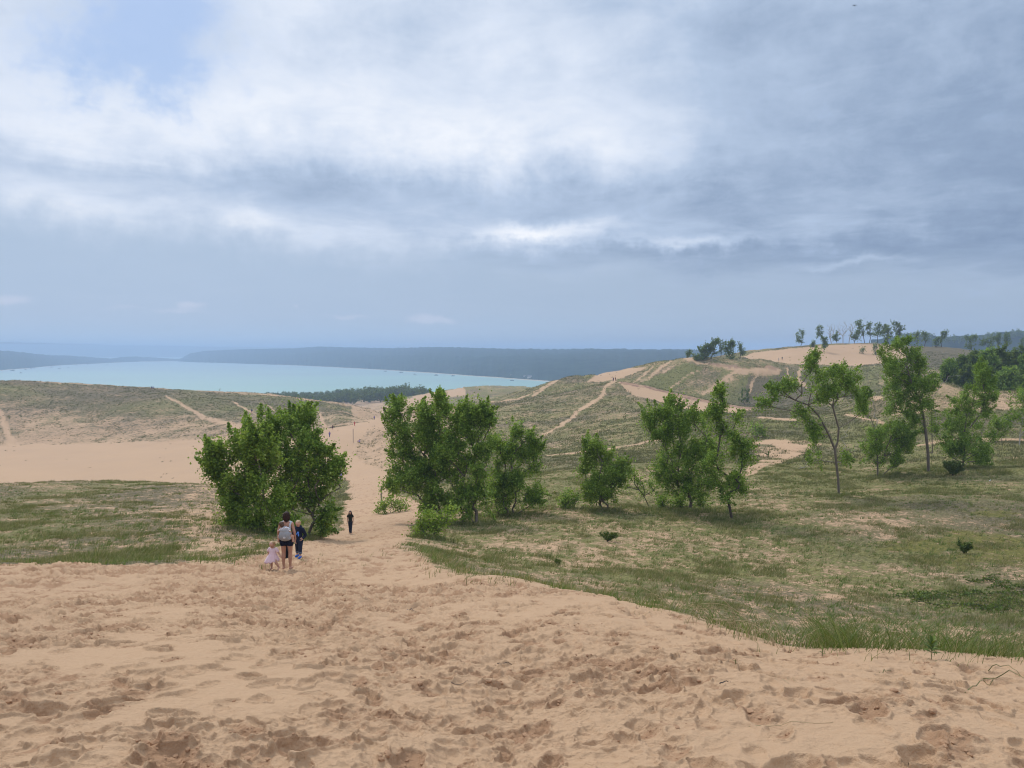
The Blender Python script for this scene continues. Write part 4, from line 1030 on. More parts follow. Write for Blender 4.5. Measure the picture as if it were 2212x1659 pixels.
# ------------------------------------------------------------------ marram grass: too many to count
def tufts(name, label, P, h, nb, wd, mat, rng, lean=(.35, 0), segs=2, spread=.12, seed=0):
    """P (n,3) tuft feet, h (n) heights; nb blades each, bent by the wind"""
    n = len(P); N = n * nb
    foot = np.repeat(P, nb, 0) + np.concatenate([rng.normal(size=(N, 2)) * np.repeat(h, nb)[:, None] * spread, np.zeros((N, 1))], 1)
    H = np.repeat(h, nb) * rng.uniform(.55, 1.1, N)
    dirn = rng.normal(size=(N, 2)) * .38 + np.array(lean)
    wv = np.stack([rng.normal(size=N), rng.normal(size=N) * .4, np.zeros(N)], 1); wv /= np.linalg.norm(wv, axis=1)[:, None]
    W = (wd * rng.uniform(.6, 1.2, N))[:, None] if np.ndim(wd) == 0 else (np.repeat(wd, nb) * rng.uniform(.6, 1.2, N))[:, None]
    rows = []
    for k in range(segs):
        f = k / segs
        c = foot + np.stack([dirn[:, 0] * H * f ** 1.8, dirn[:, 1] * H * f ** 1.8, H * (f - .12 * f * f)], 1)
        rows += [c - wv * W * (1 - .55 * f), c + wv * W * (1 - .55 * f)]
    c = foot + np.stack([dirn[:, 0] * H, dirn[:, 1] * H, H * (.88 - .25 * np.hypot(dirn[:, 0], dirn[:, 1]))], 1)
    rows.append(c)
    V = np.stack(rows, 1); m = 2 * segs + 1; base = (np.arange(N) * m)[:, None]
    F4 = [base + np.array([[2 * k, 2 * k + 1, 2 * k + 3, 2 * k + 2]]) for k in range(segs - 1)]
    F3 = base + np.array([[m - 3, m - 2, m - 1]])
    Fs = ([np.concatenate(F4)] if F4 else []) + [F3]
    V = V.reshape(-1, 3); V[:, 2] -= .02
    o = mesh_obj(name, V, Fs, mat)
    return tag(o, label, 'grass', kind='stuff')
def scatter(n, r0, r1, rng, th0=-.66, th1=.66, power=1.0):
    """points over the ground, density per square metre falling with distance**power"""
    u = rng.random(n); e = 2 - power
    r = (r0 ** e + u * (r1 ** e - r0 ** e)) ** (1 / e) if abs(e) > 1e-6 else r0 * (r1 / r0) ** u
    th = rng.uniform(th0, th1, n)
    x = r * np.sin(th); y = r * np.cos(th)
    return x, y, r
rng = np.random.default_rng(77)
# near plains
x, y, r = scatter(900000, 14, 112, rng, power=.7)
vg_ = gq(veg, x, y); s_ = gq(S, x, y); tn = gq(tone, x, y); ix, iy = to_img(x, y, gq(Z, x, y))
pt = fbm(x, y, .9, 4, 201) * .5 + .5
keep = (rng.random(len(x)) < sstep(vg_ + (pt - .5) * .8, .38, .95) * (.08 + .42 * sstep(fbm(x, y, 2.6, 4, 202), -.1, .7)) * (.45 + .55 * sstep(s_, 2.1, 3.4))) & (s_ > 2.02)
x, y, r, tn, ix, iy, pt = (a[keep] for a in (x, y, r, tn, ix, iy, pt))
Pz = np.stack([x, y, gq(Z, x, y)], 1)
clumpy = sstep(fbm(x, y, 2.6, 4, 202), .0, .8)
h = (.10 + .16 * rng.random(len(x)) + .20 * clumpy) * (.8 + .4 * tn)
lush = np.exp(-(((ix - 360) / 260) ** 2 + ((iy - 1195) / 28) ** 2))
h = h * (.85 + .45 * lush)
gsel = (rng.random(len(x)) < .06 + .32 * tn + .30 * lush)
wdt = .0055 + .00016 * r
print('near tufts', len(x))
tufts('grass', 'short dull green grass scattered over the near plains', Pz[~gsel], h[~gsel], 5, wdt[~gsel], M_grass, rng, segs=1, spread=.35)
tufts('grass', 'fresh green grass tufts on the near plains', Pz[gsel], h[gsel] * 1.1, 6, wdt[gsel], M_grassg, rng, segs=1, spread=.25)
M_bunch = leaf_mat('bunch_blade', [(0, (.045, .085, .022)), (.5, (.10, .165, .045)), (.85, (.18, .24, .075)), (1, (.38, .33, .16))], trans=.3)
# taller bunches standing out
x, y, r = scatter(17000, 14, 100, rng, power=1.35)
vg_ = gq(veg, x, y); s_ = gq(S, x, y); keep = (vg_ > .14) & (s_ > 2.1) & (rng.random(len(x)) < .5 + .8 * fbm(x, y, 6, 3, 222)); x, y, r = x[keep], y[keep], r[keep]
Pz = np.stack([x, y, gq(Z, x, y)], 1); o_ = rng.random(len(x)) < .6
tufts('grass', 'taller dark green bunches on the near plains', Pz[o_], .16 + .24 * rng.random(o_.sum()), 14, .006 + .00018 * r[o_], M_bunch, rng, segs=1, spread=.30)
tufts('grass', 'taller dry yellowish bunches on the near plains', Pz[~o_], .18 + .22 * rng.random((~o_).sum()), 14, .006 + .00016 * r[~o_], M_grass, rng, segs=1, spread=.32)
# hills: marram clumps
x, y, r = scatter(210000, 105, 470, rng, power=1.15)
vg_ = gq(veg, x, y); s_ = gq(S, x, y)
pt = fbm(x, y, 4.0, 4, 211) * .5 + .5
keep = (rng.random(len(x)) < sstep(vg_ + (pt - .5) * .8, .25, 1.0) * .8) & (s_ > 6.0) & (s_ < 12.3 + 1.7 * (x > 30))
x, y, r = x[keep], y[keep], r[keep]
Pz = np.stack([x, y, gq(Z, x, y)], 1)
print('hill tufts', len(x))
tufts('grass', 'grey green marram clumps covering the dune hills', Pz, .28 + .42 * rng.random(len(x)) ** 2, 6, .02 + .00022 * r, M_grassh, rng, segs=1, spread=.5)
# marram along the brow of the near sand slope
def brow(X0, X1, n, rng, lo=-.03, hi=.30):
    X = rng.uniform(X0, X1, n); f = rng.uniform(lo, hi, n); P_ = []
    for a, g_ in zip(X, f):
        th = atan2(a - 1106, 1 / K); j = int(np.clip((th - TH0) / (TH1 - TH0) * (NTH - 1), 0, NTH - 1))
        r_ = KR[2, j] * (1 + g_); xx, yy = r_ * sin(th), r_ * cos(th)
        P_.append((xx, yy, gz(xx, yy)))
    return np.array(P_)
Pb = brow(1640, 2260, 260, rng); Pb = Pb[fbm(Pb[:, 0], Pb[:, 1], 1.1, 3, 5) + rng.random(len(Pb)) * .4 > .28]; tufts('marram_grass', 'long green marram blades bending over the sand brow at the right', Pb, rng.uniform(.14, .52, len(Pb)), 10, .0042, M_grassg, rng, lean=(.6, .1), segs=4, spread=.28)
Pb = brow(1420, 1700, 60, rng); tufts('marram_grass', 'thin marram tufts along the middle of the sand brow', Pb, rng.uniform(.18, .42, len(Pb)), 8, .0038, M_grassg, rng, lean=(.45, .1), segs=4, spread=.25)
Pb = brow(1800, 1870, 16, rng, .02, .2); tufts('marram_grass', 'darker thick marram clump behind the sand brow', Pb, rng.uniform(.35, .6, len(Pb)), 22, .0045, M_grassg, rng, lean=(-.5, .1), segs=4, spread=.25)
Pb = brow(900, 1420, 60, rng, -.02, .3); tufts('marram_grass', 'small marram tufts at the upper right edge of the trodden sand', Pb, rng.uniform(.12, .32, len(Pb)), 8, .006, M_grassg, rng, lean=(.4, 0), segs=3, spread=.35)
Pb = brow(-60, 560, 150, rng, -.02, .3); tufts('marram_grass', 'bright green marram fringe beyond the left brow of the sand', Pb, rng.uniform(.14, .34, len(Pb)), 9, .009, M_grassg, rng, lean=(.3, 0), segs=2, spread=.4)
Pb = brow(1480, 2250, 60, rng, .0, .2); tufts('marram_grass', 'longest single marram blades arching above the sand brow', Pb, rng.uniform(.35, .7, len(Pb)), 4, .0045, M_bunch, rng, lean=(-.75, .1), segs=5, spread=.35)
Pb = brow(1700, 2280, 60, rng, .0, .15); tufts('marram_grass', 'long marram blades arching to the right above the sand brow', Pb, rng.uniform(.3, .6, len(Pb)), 4, .0045, M_bunch, rng, lean=(1.0, .1), segs=5, spread=.35)
Pb = brow(1380, 2230, 26, rng, -.13, .0); tufts('marram_grass', 'stray marram tufts standing in the sand before the brow', Pb, rng.uniform(.06, .22, len(Pb)), 4, .0036, M_grassg, rng, lean=(.5, .1), segs=3, spread=.3)
Pb = brow(640, 1100, 60, rng, -.10, .25); tufts('marram_grass', 'thin stray tufts along the right edge of the worn path', Pb, rng.uniform(.08, .25, len(Pb)), 6, .007, M_grass, rng, lean=(.4, .1), segs=2, spread=.4)
# rank grass about the feet of the near trees
Pt = []
for b_, n_, w_ in ((b1, 90, 2.6), (b2, 110, 3.2), (b3, 90, 2.6), (b4, 90, 2.6), (b5, 50, 1.8), (b6, 60, 2.2), (b7, 40, 1.2), (b10, 70, 2.2), (b12, 110, 3.4), (b13, 60, 2.2), (b14, 60, 2.4), (b15, 50, 1.8), (b16, 70, 2.2), (b17, 80, 2.4), (b18, 90, 2.6)):
    a_ = rng.normal(size=(n_ * 2, 2)) * (w_ * .6, w_ * .4); xx = b_[0] + a_[:, 0]; yy = b_[1] + a_[:, 1] - .3
    Pt.append(np.stack([xx, yy, gq(Z, xx, yy)], 1))
Pt = np.concatenate(Pt); Pt = Pt[gq(sand, Pt[:, 0], Pt[:, 1]) < .4]
tufts('grass', 'rank dark grass growing round the feet of the trees', Pt, rng.uniform(.2, .55, len(Pt)), 12, .016, M_grassg, rng, lean=(.25, 0), segs=2, spread=.35)
# crumbs and clods of trodden moist sand
M_clod = simple('damp_sand_crumbs', (.36, .215, .125), .95, .35, 30, .1)
xc, yc, rc = scatter(150000, 3.5, 20, rng, power=1.0)
dc = gq(damp_shade, xc, yc) * gq(fg, xc, yc); kc = rng.random(len(xc)) < sstep(dc + .35 * fbm(xc, yc, .35, 3, 301), .45, 1.1) * .22
xc, yc = xc[kc], yc[kc]; ncl = len(xc); print('clods', ncl)
ico = np.array([(0, 0, 1), (.89, 0, .45), (.28, .85, .45), (-.72, .53, .45), (-.72, -.53, .45), (.28, -.85, .45), (.72, .53, -.45), (-.28, .85, -.45), (-.89, 0, -.45), (-.28, -.85, -.45), (.72, -.53, -.45), (0, 0, -1)])
icf = np.array([(0,1,2),(0,2,3),(0,3,4),(0,4,5),(0,5,1),(1,6,2),(2,7,3),(3,8,4),(4,9,5),(5,10,1),(6,7,2),(7,8,3),(8,9,4),(9,10,5),(10,6,1),(11,7,6),(11,8,7),(11,9,8),(11,10,9),(11,6,10)])
szc = np.clip(np.exp(rng.normal(size=ncl) * .55 - 4.75), .004, .03)
Vc = ico[None] * (1 + .35 * (rng.random((ncl, 12, 1)) - .5)) * szc[:, None, None] * np.stack([rng.uniform(.8, 1.5, ncl), rng.uniform(.8, 1.5, ncl), rng.uniform(.5, .9, ncl)], 1)[:, None]
an = rng.uniform(0, 6.28, ncl)[:, None]; Vx = Vc[..., 0] * np.cos(an) - Vc[..., 1] * np.sin(an); Vy = Vc[..., 0] * np.sin(an) + Vc[..., 1] * np.cos(an)
Vc = np.stack([Vx + xc[:, None], Vy + yc[:, None], Vc[..., 2] + (gq(Z, xc, yc) + szc * .15)[:, None]], -1).reshape(-1, 3)
tag(mesh_obj('sand_crumbs', Vc, (icf[None] + (np.arange(ncl) * 12)[:, None, None]).reshape(-1, 3), M_clod), 'small brown crumbs and clods of moist sand kicked out of the footprints', 'sand crumbs', kind='stuff')
# long dry stalks arching from the brow
def stalk(X, dX, Hm, lean_, seed, bend=1.0):
    rg = random.Random(seed); th = atan2(X - 1106, 1 / K); j = int(np.clip((th - TH0) / (TH1 - TH0) * (NTH - 1), 0, NTH - 1))
    r_ = KR[2, j] * (1 + rg.uniform(-.01, .06)); x0, y0 = r_ * sin(th), r_ * cos(th); z0 = gz(x0, y0)
    pts = []
    for s in range(11):
        f = s / 10
        pts.append(np.array([x0 + lean_ * Hm * f ** 1.7, y0 + dX * f, z0 - .02 + Hm * (f - bend * .42 * f ** 3)]))
    return pts
mb = MB()
rg = random.Random(12)
for X, ln_, Hm, bd in [(1440,-1.0,.75,.8),(1452,-.7,.55,1.1),(1560,.5,.35,1.6),(1600,-.4,.9,.4),(1612,-.6,1.0,.5),(1640,-.9,.8,.9),(1660,-1.2,.75,.9),(1668,.2,.6,1.4),(1680,-.8,.6,1.2),(1690,-1.3,.55,1.4),(1700,-.3,.5,1.6),
                       (1650,.35,.5,1.5),(1625,.5,.45,1.2),(1550,-.8,.4,1.4),(1480,.7,.3,1.3),(1720,.4,.4,1.3),(1745,.6,.45,1.0),(1860,.5,.4,1.2),(1990,-.6,.35,1.2),(2080,.4,.5,1.0)] + [(rg.uniform(1500, 1760), rg.uniform(-1, .8), rg.uniform(.15, .42), rg.uniform(.8, 1.9)) for _ in range(46)]:
    P_ = stalk(X, rg.uniform(-.05, .1), Hm, ln_, int(X))
    for a, c in zip(P_[:-1], P_[1:]): mb.capsule(a, .0036, c, .003, 4)
tag(mb.build('dry_grass', M_straw), 'pale dry grass stalks arching over the sand brow right of the middle', 'grass', kind='stuff')
# fallen straws, driftwood and single blades on the sand
def sandpt(X, Y): return hit(X, Y, 3.2, 30)
def straw(X1, Y1, X2, Y2, r_, name, label, cat, mat, arch=.0, seg=8, wob=.0):
    p1 = np.array(sandpt(X1, Y1)); p2 = np.array(sandpt(X2, Y2)); mb = MB(); pr = None
    for s in range(seg + 1):
        f = s / seg; p = p1 + (p2 - p1) * f; p[0] += wob * sin(7 * f); p[2] = gz(p[0], p[1]) + r_ * .8 + arch * sin(pi * f)
        if pr is not None: mb.capsule(pr, r_ * (1 - .5 * (f - 1 / seg)), p, r_ * (1 - .5 * f), 5)
        pr = p
    return tag(mb.build(name, mat), label, cat)
straw(1618, 1571, 1800, 1562, .0022, 'dry_stalk', 'long pale straw lying flat on the sand at the lower right', 'stalk', M_straw, .004)
straw(1675, 1462, 1705, 1478, .0022, 'dry_stalk', 'short pale straw on the sand below the small sprout', 'stalk', M_straw, .01)
straw(1700, 1464, 1722, 1474, .002, 'dry_stalk', 'second short pale straw, right of the other by the sprout', 'stalk', M_straw, .01)
straw(1075, 1434, 1105, 1436, .006, 'driftwood_stick', 'small dark driftwood stick on the sand in the middle', 'stick', M_bark2, .01)
straw(1900, 1453, 1925, 1451, .004, 'grass_blade', 'short green blade lying folded on the sand at the right', 'blade', M_grassg, .035)
straw(2085, 1497, 2145, 1470, .0045, 'grass_blade', 'long green blade drooping onto the sand near the right edge', 'blade', M_grassg, .05)
straw(2125, 1466, 2240, 1492, .0045, 'grass_blade', 'green blade stretching out of the picture at the right edge', 'blade', M_grassg, .11)
straw(2135, 1450, 2205, 1462, .004, 'grass_blade', 'curved green blade above the others at the right edge', 'blade', M_grassg, .10)
straw(1555, 1477, 1578, 1474, .005, 'driftwood_stick', 'small dark twig among crumbled sand clods', 'stick', M_bark2, .015)
straw(975, 1475, 1010, 1471, .003, 'dry_stalk', 'thin reddish straw on the sand left of the middle', 'stalk', M_bark, .005)
straw(880, 1318, 897, 1322, .008, 'driftwood_stick', 'dark root piece sticking out of a footprint', 'stick', M_bark2, .03)
# sprouts on the sand
def sprout(X, Y, H_, n, label, seed, lw=.012, name='green_sprout'):
    rg = random.Random(seed); b_ = sandpt(X, Y); root = empty(name, b_, 0, label, 'plant')
    mb = MB(); mb.capsule((0, 0, -.03), .004, (0.005, 0, H_ * .75), .003, 6); mb.build('stem', M_grassg, root)
    mb = MB()
    for k in range(n):
        a = k * 2.4 + rg.uniform(-.3, .3); z0 = H_ * (.25 + .5 * k / n); Ln = H_ * rg.uniform(.38, .6) * (1 - .3 * k / n); tilt = .5 + .8 * k / n
        d = np.array([cos(a), sin(a), 0]); sd_ = np.array([-sin(a), cos(a), 0]); rows = []
        for s in range(5):
            f = s / 4; c = np.array([0, 0, z0]) + d * Ln * f * (1 - .25 * tilt) + np.array([0, 0, Ln * (tilt * f - .5 * f * f)])
            wv = lw * sin(pi * min(.97, .12 + f * .86)); rows.append([c - sd_ * wv, c + np.array([0, 0, -.15 * wv]), c + sd_ * wv])
        mb.grid(np.array(rows))
    mb.build('leaf', M_jun2, root)
    return root
sprout(2012, 1424, .24, 20, 'leafy green milkweed-like plant growing on the sand brow at the right', 3, .016)
sprout(1776, 1418, .11, 5, 'small upright sprout on the sand brow left of the leafy plant', 4, .008)
sprout(1588, 1436, .06, 3, 'tiny green sprout on the bare sand below the brow', 5, .005)
# white dead branches lying on the green flat, and by the far dune
def deadwood(X, Y, dmin, pts, r_, label, seed, mat=None, name='dead_branch_on_ground'):
    rg = np.random.default_rng(seed); b_ = hit(X, Y, dmin); mpp = K * b_[1]; mb = MB()
    for line in pts:
        pr = None
        for px, pz, py in line:
            p = np.array([px * mpp, py, pz * mpp])
            if pr is not None: mb.capsule(pr, r_, p, r_ * .75, 5)
            pr = p
    o = mb.build(name, mat or M_dead, loc=b_); return tag(o, label, 'branch')
deadwood(1732, 1014, 55, [[(-8,1,0),(-2,2,.2),(6,5,.1),(14,15,.3)],[(0,2,0),(-4,9,.1)],[(5,5,0),(9,14,-.2),(12,18,0)],[(2,3,0),(16,6,.3)]], .028, 'bleached forked branch lying on the green flat left of the forked poplar', 1, name='fallen_branch')
deadwood(1892, 744, 380, [[(-14,1,0),(14,2,.5)],[(-6,2,0),(2,6,.4)]], .13, 'bleached log under the crest group of trees', 2, name='fallen_log')
deadwood(1862, 757, 380, [[(-6,1,0),(7,3,.5)],[(0,2,0),(4,6,.4)]], .10, 'bleached log on the high dune face below the crest', 3, name='fallen_log')
deadwood(1875, 868, 100, [[(0,0,0),(-3,14,.3),(-2,24,.1)],[(-3,14,0),(5,26,.2)],[(0,2,0),(6,20,.2)]], .05, 'bleached dead stump with upright twigs behind the forked poplar', 4, name='dead_stump')
# ------------------------------------------------------------------ far-off woods below the dunes
def wood(X0, X1, Yb, d0, d1, n, htr, name_lbl, seed, per=150, sz=1.5, profile=None, zfun=None):
    rng = np.random.default_rng(seed); Vs = []; Ps = []
    for k in range(n):
        X = rng.uniform(X0, X1); d = rng.uniform(d0, d1)
        f = 1.0 if profile is None else float(np.interp(X, [p[0] for p in profile], [p[1] for p in profile]))
        if f <= 0.02: continue
        x = (X - 1106) * K * d; z = LAKE if zfun is None else zfun(X, d)
        if zfun is None: z = max(LAKE, gz(x, d)) if d < 1350 else LAKE
        H = htr * rng.uniform(.75, 1.25) * f; Rr = H * rng.uniform(.26, .40)
        u = rng.normal(size=(per, 3)); u /= np.linalg.norm(u, axis=1)[:, None]; u *= (rng.random(per) ** .3)[:, None]
        lob = rng.normal(size=(4, 3)) * (.4, .4, .25)
        Ps.append(np.array([x, d, z + H * .55]) + (u * .72 + lob[rng.integers(0, 4, per)]) * (Rr, Rr, H * .45))
    P_ = np.concatenate(Ps); V, F = quads(P_, sz * rng.uniform(.6, 1.4, len(P_)), rng, up=.8)
    return tag(mesh_obj('woodland', V, F, M_wood), name_lbl, 'woods', kind='stuff')
wood(560, 935, 870, 800, 1120, 440, 14.5, 'dark rounded woods between the left dune and the lake', 1, per=170, profile=[(560, .55), (600, .75), (680, .7), (740, .95), (800, 1.0), (880, 1.05), (915, .9), (935, .55)])
wood(1000, 1140, 840, 960, 1150, 60, 12, 'low dark trees on the flat by the lake behind the middle dune', 2, per=120, profile=[(1000, .5), (1035, 1.1), (1060, .9), (1085, .6), (1140, .3)])
zr = lambda X, d: (756 - float(np.interp(X, [1880,1930,1960,2000,2060,2100,2140,2212,2400,2900], [735,728,722,723.5,729,727,722,716,712,716]))) * K * d - 11
wood(1940, 2330, 0, 1240, 1330, 170, 13, 'hazy treetops along the wooded ridge at the right', 3, per=110, sz=1.6, zfun=zr)

# ------------------------------------------------------------------ people
def cloth(name, c, rough=.85, var=.12): return simple(name, c, rough, var, 14, .15)
M_skin = simple('skin', (.42, .225, .155), .55, .08, 30, .35)
M_skin2 = simple('skin_pale', (.50, .29, .21), .55, .08, 30, .35)
M_hairb = simple('brown_hair', (.030, .015, .011), .7, .4, 60, .15)
M_hairl = simple('light_hair', (.40, .27, .14), .6, .25, 60, .35)
M_hairk = simple('black_hair', (.012, .008, .008), .45, .4, 60, .4)
M_hairm = simple('baby_brown_hair', (.085, .048, .030), .6, .4, 60, .3)
M_navy = cloth('navy_cloth', (.010, .014, .032)); M_denim = cloth('dark_denim', (.018, .024, .045)); M_blk = cloth('black_cloth', (.010, .010, .013))
M_grey = cloth('grey_canvas', (.30, .31, .33)); M_white = cloth('white_cloth', (.72, .71, .72)); M_eye = simple('dark_eye', (.02, .015, .012), .3)
M_lip = simple('lip', (.35, .10, .09), .5); M_bluesh = cloth('blue_shoe', (.035, .12, .42)); M_blueprint = cloth('blue_print', (.10, .26, .75))
M_olive = cloth('dark_olive_cloth', (.020, .022, .016))
# pink dress with fine horizontal white stripes
M_pink, t, b = new_mat('pink_striped_cloth'); tcn = t.new('ShaderNodeTexCoord'); sp = t.new('ShaderNodeSeparateXYZ'); t.l.new(tcn.outputs['Object'], sp.inputs[0])
wv = t.m('SINE', t.m('MULTIPLY', t.m('ADD', sp.outputs[2], t.m('MULTIPLY', t.noise(tcn.outputs['Object'], 9, 2), .02)), 240.0))
t.put(b.inputs['Base Color'], t.mix(t.ss(wv, -.3, .5), (.66, .40, .46), (.76, .66, .70))); b.inputs['Roughness'].default_value = .85
M_stripe, t, b = new_mat('grey_white_striped_cloth'); tcn = t.new('ShaderNodeTexCoord'); sp = t.new('ShaderNodeSeparateXYZ'); t.l.new(tcn.outputs['Object'], sp.inputs[0])
wv = t.m('SINE', t.m('MULTIPLY', t.m('ADD', t.m('ADD', sp.outputs[2], t.m('MULTIPLY', sp.outputs[0], .7)), t.m('MULTIPLY', t.noise(tcn.outputs['Object'], 12, 2), .05)), 190.0))
t.put(b.inputs['Base Color'], t.mix(t.ss(wv, .1, .5), (.78, .77, .80), (.20, .18, .20))); b.inputs['Roughness'].default_value = .85

def hand(mb, wr, d, s, thumb, curl=.5):
    """palm with five bent fingers; d: direction of the forearm, thumb: side direction"""
    d = np.array(d, float); d /= np.linalg.norm(d); th = np.array(thumb, float); th -= d * th.dot(d); th /= np.linalg.norm(th); nrm = np.cross(d, th)
    wr = np.array(wr, float)
    for k in (-1, 0, 1): mb.capsule(wr + th * k * .018 * s, .017 * s, wr + d * .075 * s + th * k * .022 * s, .015 * s, 7)
    for k, (o, L_) in enumerate(((.030, .070), (.010, .078), (-.010, .072), (-.029, .058))):
        p0 = wr + d * .080 * s + th * o * s; L_ *= s
        d1 = d + nrm * curl * .3; d1 /= np.linalg.norm(d1); p1 = p0 + d1 * L_ * .45
        d2 = d + nrm * curl * 1.1; d2 /= np.linalg.norm(d2); p2 = p1 + d2 * L_ * .32; d3 = d + nrm * curl * 2.2; d3 /= np.linalg.norm(d3); p3 = p2 + d3 * L_ * .25
        mb.capsule(p0, .0095 * s, p1, .009 * s, 6); mb.capsule(p1, .009 * s, p2, .0085 * s, 6); mb.capsule(p2, .0085 * s, p3, .007 * s, 6)
    t0 = wr + d * .020 * s + th * .026 * s; t1 = t0 + (th * .8 + d * .6) * .034 * s; t2 = t1 + (d * 1.0 + th * .25) * .030 * s
    mb.capsule(t0, .012 * s, t1, .0105 * s, 6); mb.capsule(t1, .0105 * s, t2, .009 * s, 6)
def head(mb, c, r, fwd, down=0.0):
    """skull, jaw, nose, brow and ears around centre c; r = half the head height"""
    c = np.array(c, float); f = np.array([fwd[0], fwd[1], -down], float); f /= np.linalg.norm(f); up = np.array([0, 0, 1.]) - f * f[2]; up /= np.linalg.norm(up); sd_ = np.cross(f, up)
    mb.ball(c + up * r * .15, (r * .74, r * .80, r * .84), 16, 12)
    mb.ball(c - up * r * .38 + f * r * .16, (r * .52, r * .52, r * .56), 14, 10)
    mb.ball(c - up * r * .74 + f * r * .42, (r * .24, r * .22, r * .2), 10, 8)
    mb.capsule(c + f * r * .74 + up * r * .12, r * .10, c + f * r * .90 - up * r * .16, r * .14, 8)
    for s in (-1, 1):
        mb.ball(c + sd_ * s * r * .74 - up * r * .05 - f * r * .02, (r * .12, r * .20, r * .26), 8, 6)
        mb.ball(c + f * r * .58 + sd_ * s * r * .30 - up * r * .18, (r * .2, r * .16, r * .18), 8, 6)
    return f, up, sd_
def face_parts(root, c, r, fwd, down=0.0):
    c = np.array(c, float); f = np.array([fwd[0], fwd[1], -down], float); f /= np.linalg.norm(f); up = np.array([0, 0, 1.]) - f * f[2]; up /= np.linalg.norm(up); sd_ = np.cross(f, up)
    for s in (-1, 1): MB().ball(c + f * r * .76 + sd_ * s * r * .30 + up * r * .04, r * .09, 8, 6).build('eye', M_eye, root)
    MB().capsule(c + f * r * .70 - up * r * .46 - sd_ * r * .15, r * .06, c + f * r * .70 - up * r * .46 + sd_ * r * .15, r * .06, 6).build('mouth', M_lip, root)

def chain(mb, pts):
    for (p1, r1), (p2, r2) in zip(pts[:-1], pts[1:]): mb.capsule(p1, r1, p2, r2, 12)
def slab(mb, z0, hw0, z1, hw1, thick, cy=0.0, cy1=None):
    """flattened torso segment from side-by-side columns"""
    cy1 = cy if cy1 is None else cy1
    for k in (-1, -.5, 0, .5, 1):
        mb.capsule((k * (hw0 - thick), cy, z0), thick * (1 - .12 * abs(k)), (k * (hw1 - thick), cy1, z1), thick * (1 - .12 * abs(k)), 12)

# --- woman with the carrier: stands with her back to the camera, weight on both feet
def turn(rz, p): return (p[0] * cos(rz) - p[1] * sin(rz), p[0] * sin(rz) + p[1] * cos(rz))
wp = hit(620, 1230, 18)
wm = empty('person', wp, radians(-2), 'woman seen from behind in navy shorts, brown bob, grey baby carrier on her back', 'person')
mb = MB()
slab(mb, .93, .165, 1.02, .160, .095); slab(mb, 1.02, .155, 1.14, .130, .088); slab(mb, 1.14, .130, 1.33, .165, .092); slab(mb, 1.33, .165, 1.38, .130, .07)
chain(mb, [((0, 0, 1.36), .065), ((0, .005, 1.45), .052), ((0, .02, 1.50), .052)])
head(mb, (0, .02, 1.575), .115, (0, 1, 0), .35)
for s in (-1, 1):
    chain(mb, [((s * .165, 0, 1.36), .055), ((s * .235, -.02, 1.12), .046), ((s * .225, .015, 1.09), .044)])
    chain(mb, [((s * .235, -.02, 1.11), .042), ((s * .245, .05, .89), .028)])
    hand(mb, (s * .245, .05, .89), (-s * .12, .12, -1), 1.0, (0, 1, 0), .6)
    chain(mb, [((s * .088, 0, .90), .098), ((s * .098, .01, .68), .078), ((s * .10, .02, .50), .058), ((s * .10, .0, .36), .060), ((s * .10, .0, .22), .044), ((s * .10, .01, .09), .034), ((s * .10, .0, .04), .036)])
    chain(mb, [((s * .10, -.03, .035), .034), ((s * .115, .10, .028), .034), ((s * .12, .16, .02), .026)])
mb.build('body', M_skin, wm, voxel=.009, sm=4)
mb = MB()
mb.ball((0, .0, 1.60), (.105, .118, .118), 16, 12); mb.ball((0, -.035, 1.55), (.098, .085, .12), 14, 10); mb.ball((.02, -.05, 1.475), (.055, .045, .07), 12, 8); mb.ball((-.06, .0, 1.53), (.05, .08, .08)); mb.ball((.06, .0, 1.53), (.05, .08, .08)); mb.ball((0, .03, 1.66), (.075, .08, .06))
mb.build('hair', M_hairb, wm, voxel=.010, sm=3)
mb = MB(); slab(mb, .80, .185, .98, .172, .108)
for s in (-1, 1): chain(mb, [((s * .092, 0, .93), .112), ((s * .104, .005, .775), .106)])
mb.build('shorts', M_navy, wm, voxel=.010, sm=3)
mb = MB(); slab(mb, 1.0, .160, 1.14, .138, .098); slab(mb, 1.14, .138, 1.27, .150, .098); chain(mb, [((-.08, .03, 1.28), .06), ((-.09, .02, 1.41), .04)]); chain(mb, [((.08, .03, 1.28), .06), ((.09, .02, 1.41), .04)])
mb.build('tank_top', M_white, wm, voxel=.011, sm=3)
MB().capsule((-.243, .045, .905), .033, (-.243, .047, .915), .033, 10).build('bracelet', M_white, wm)
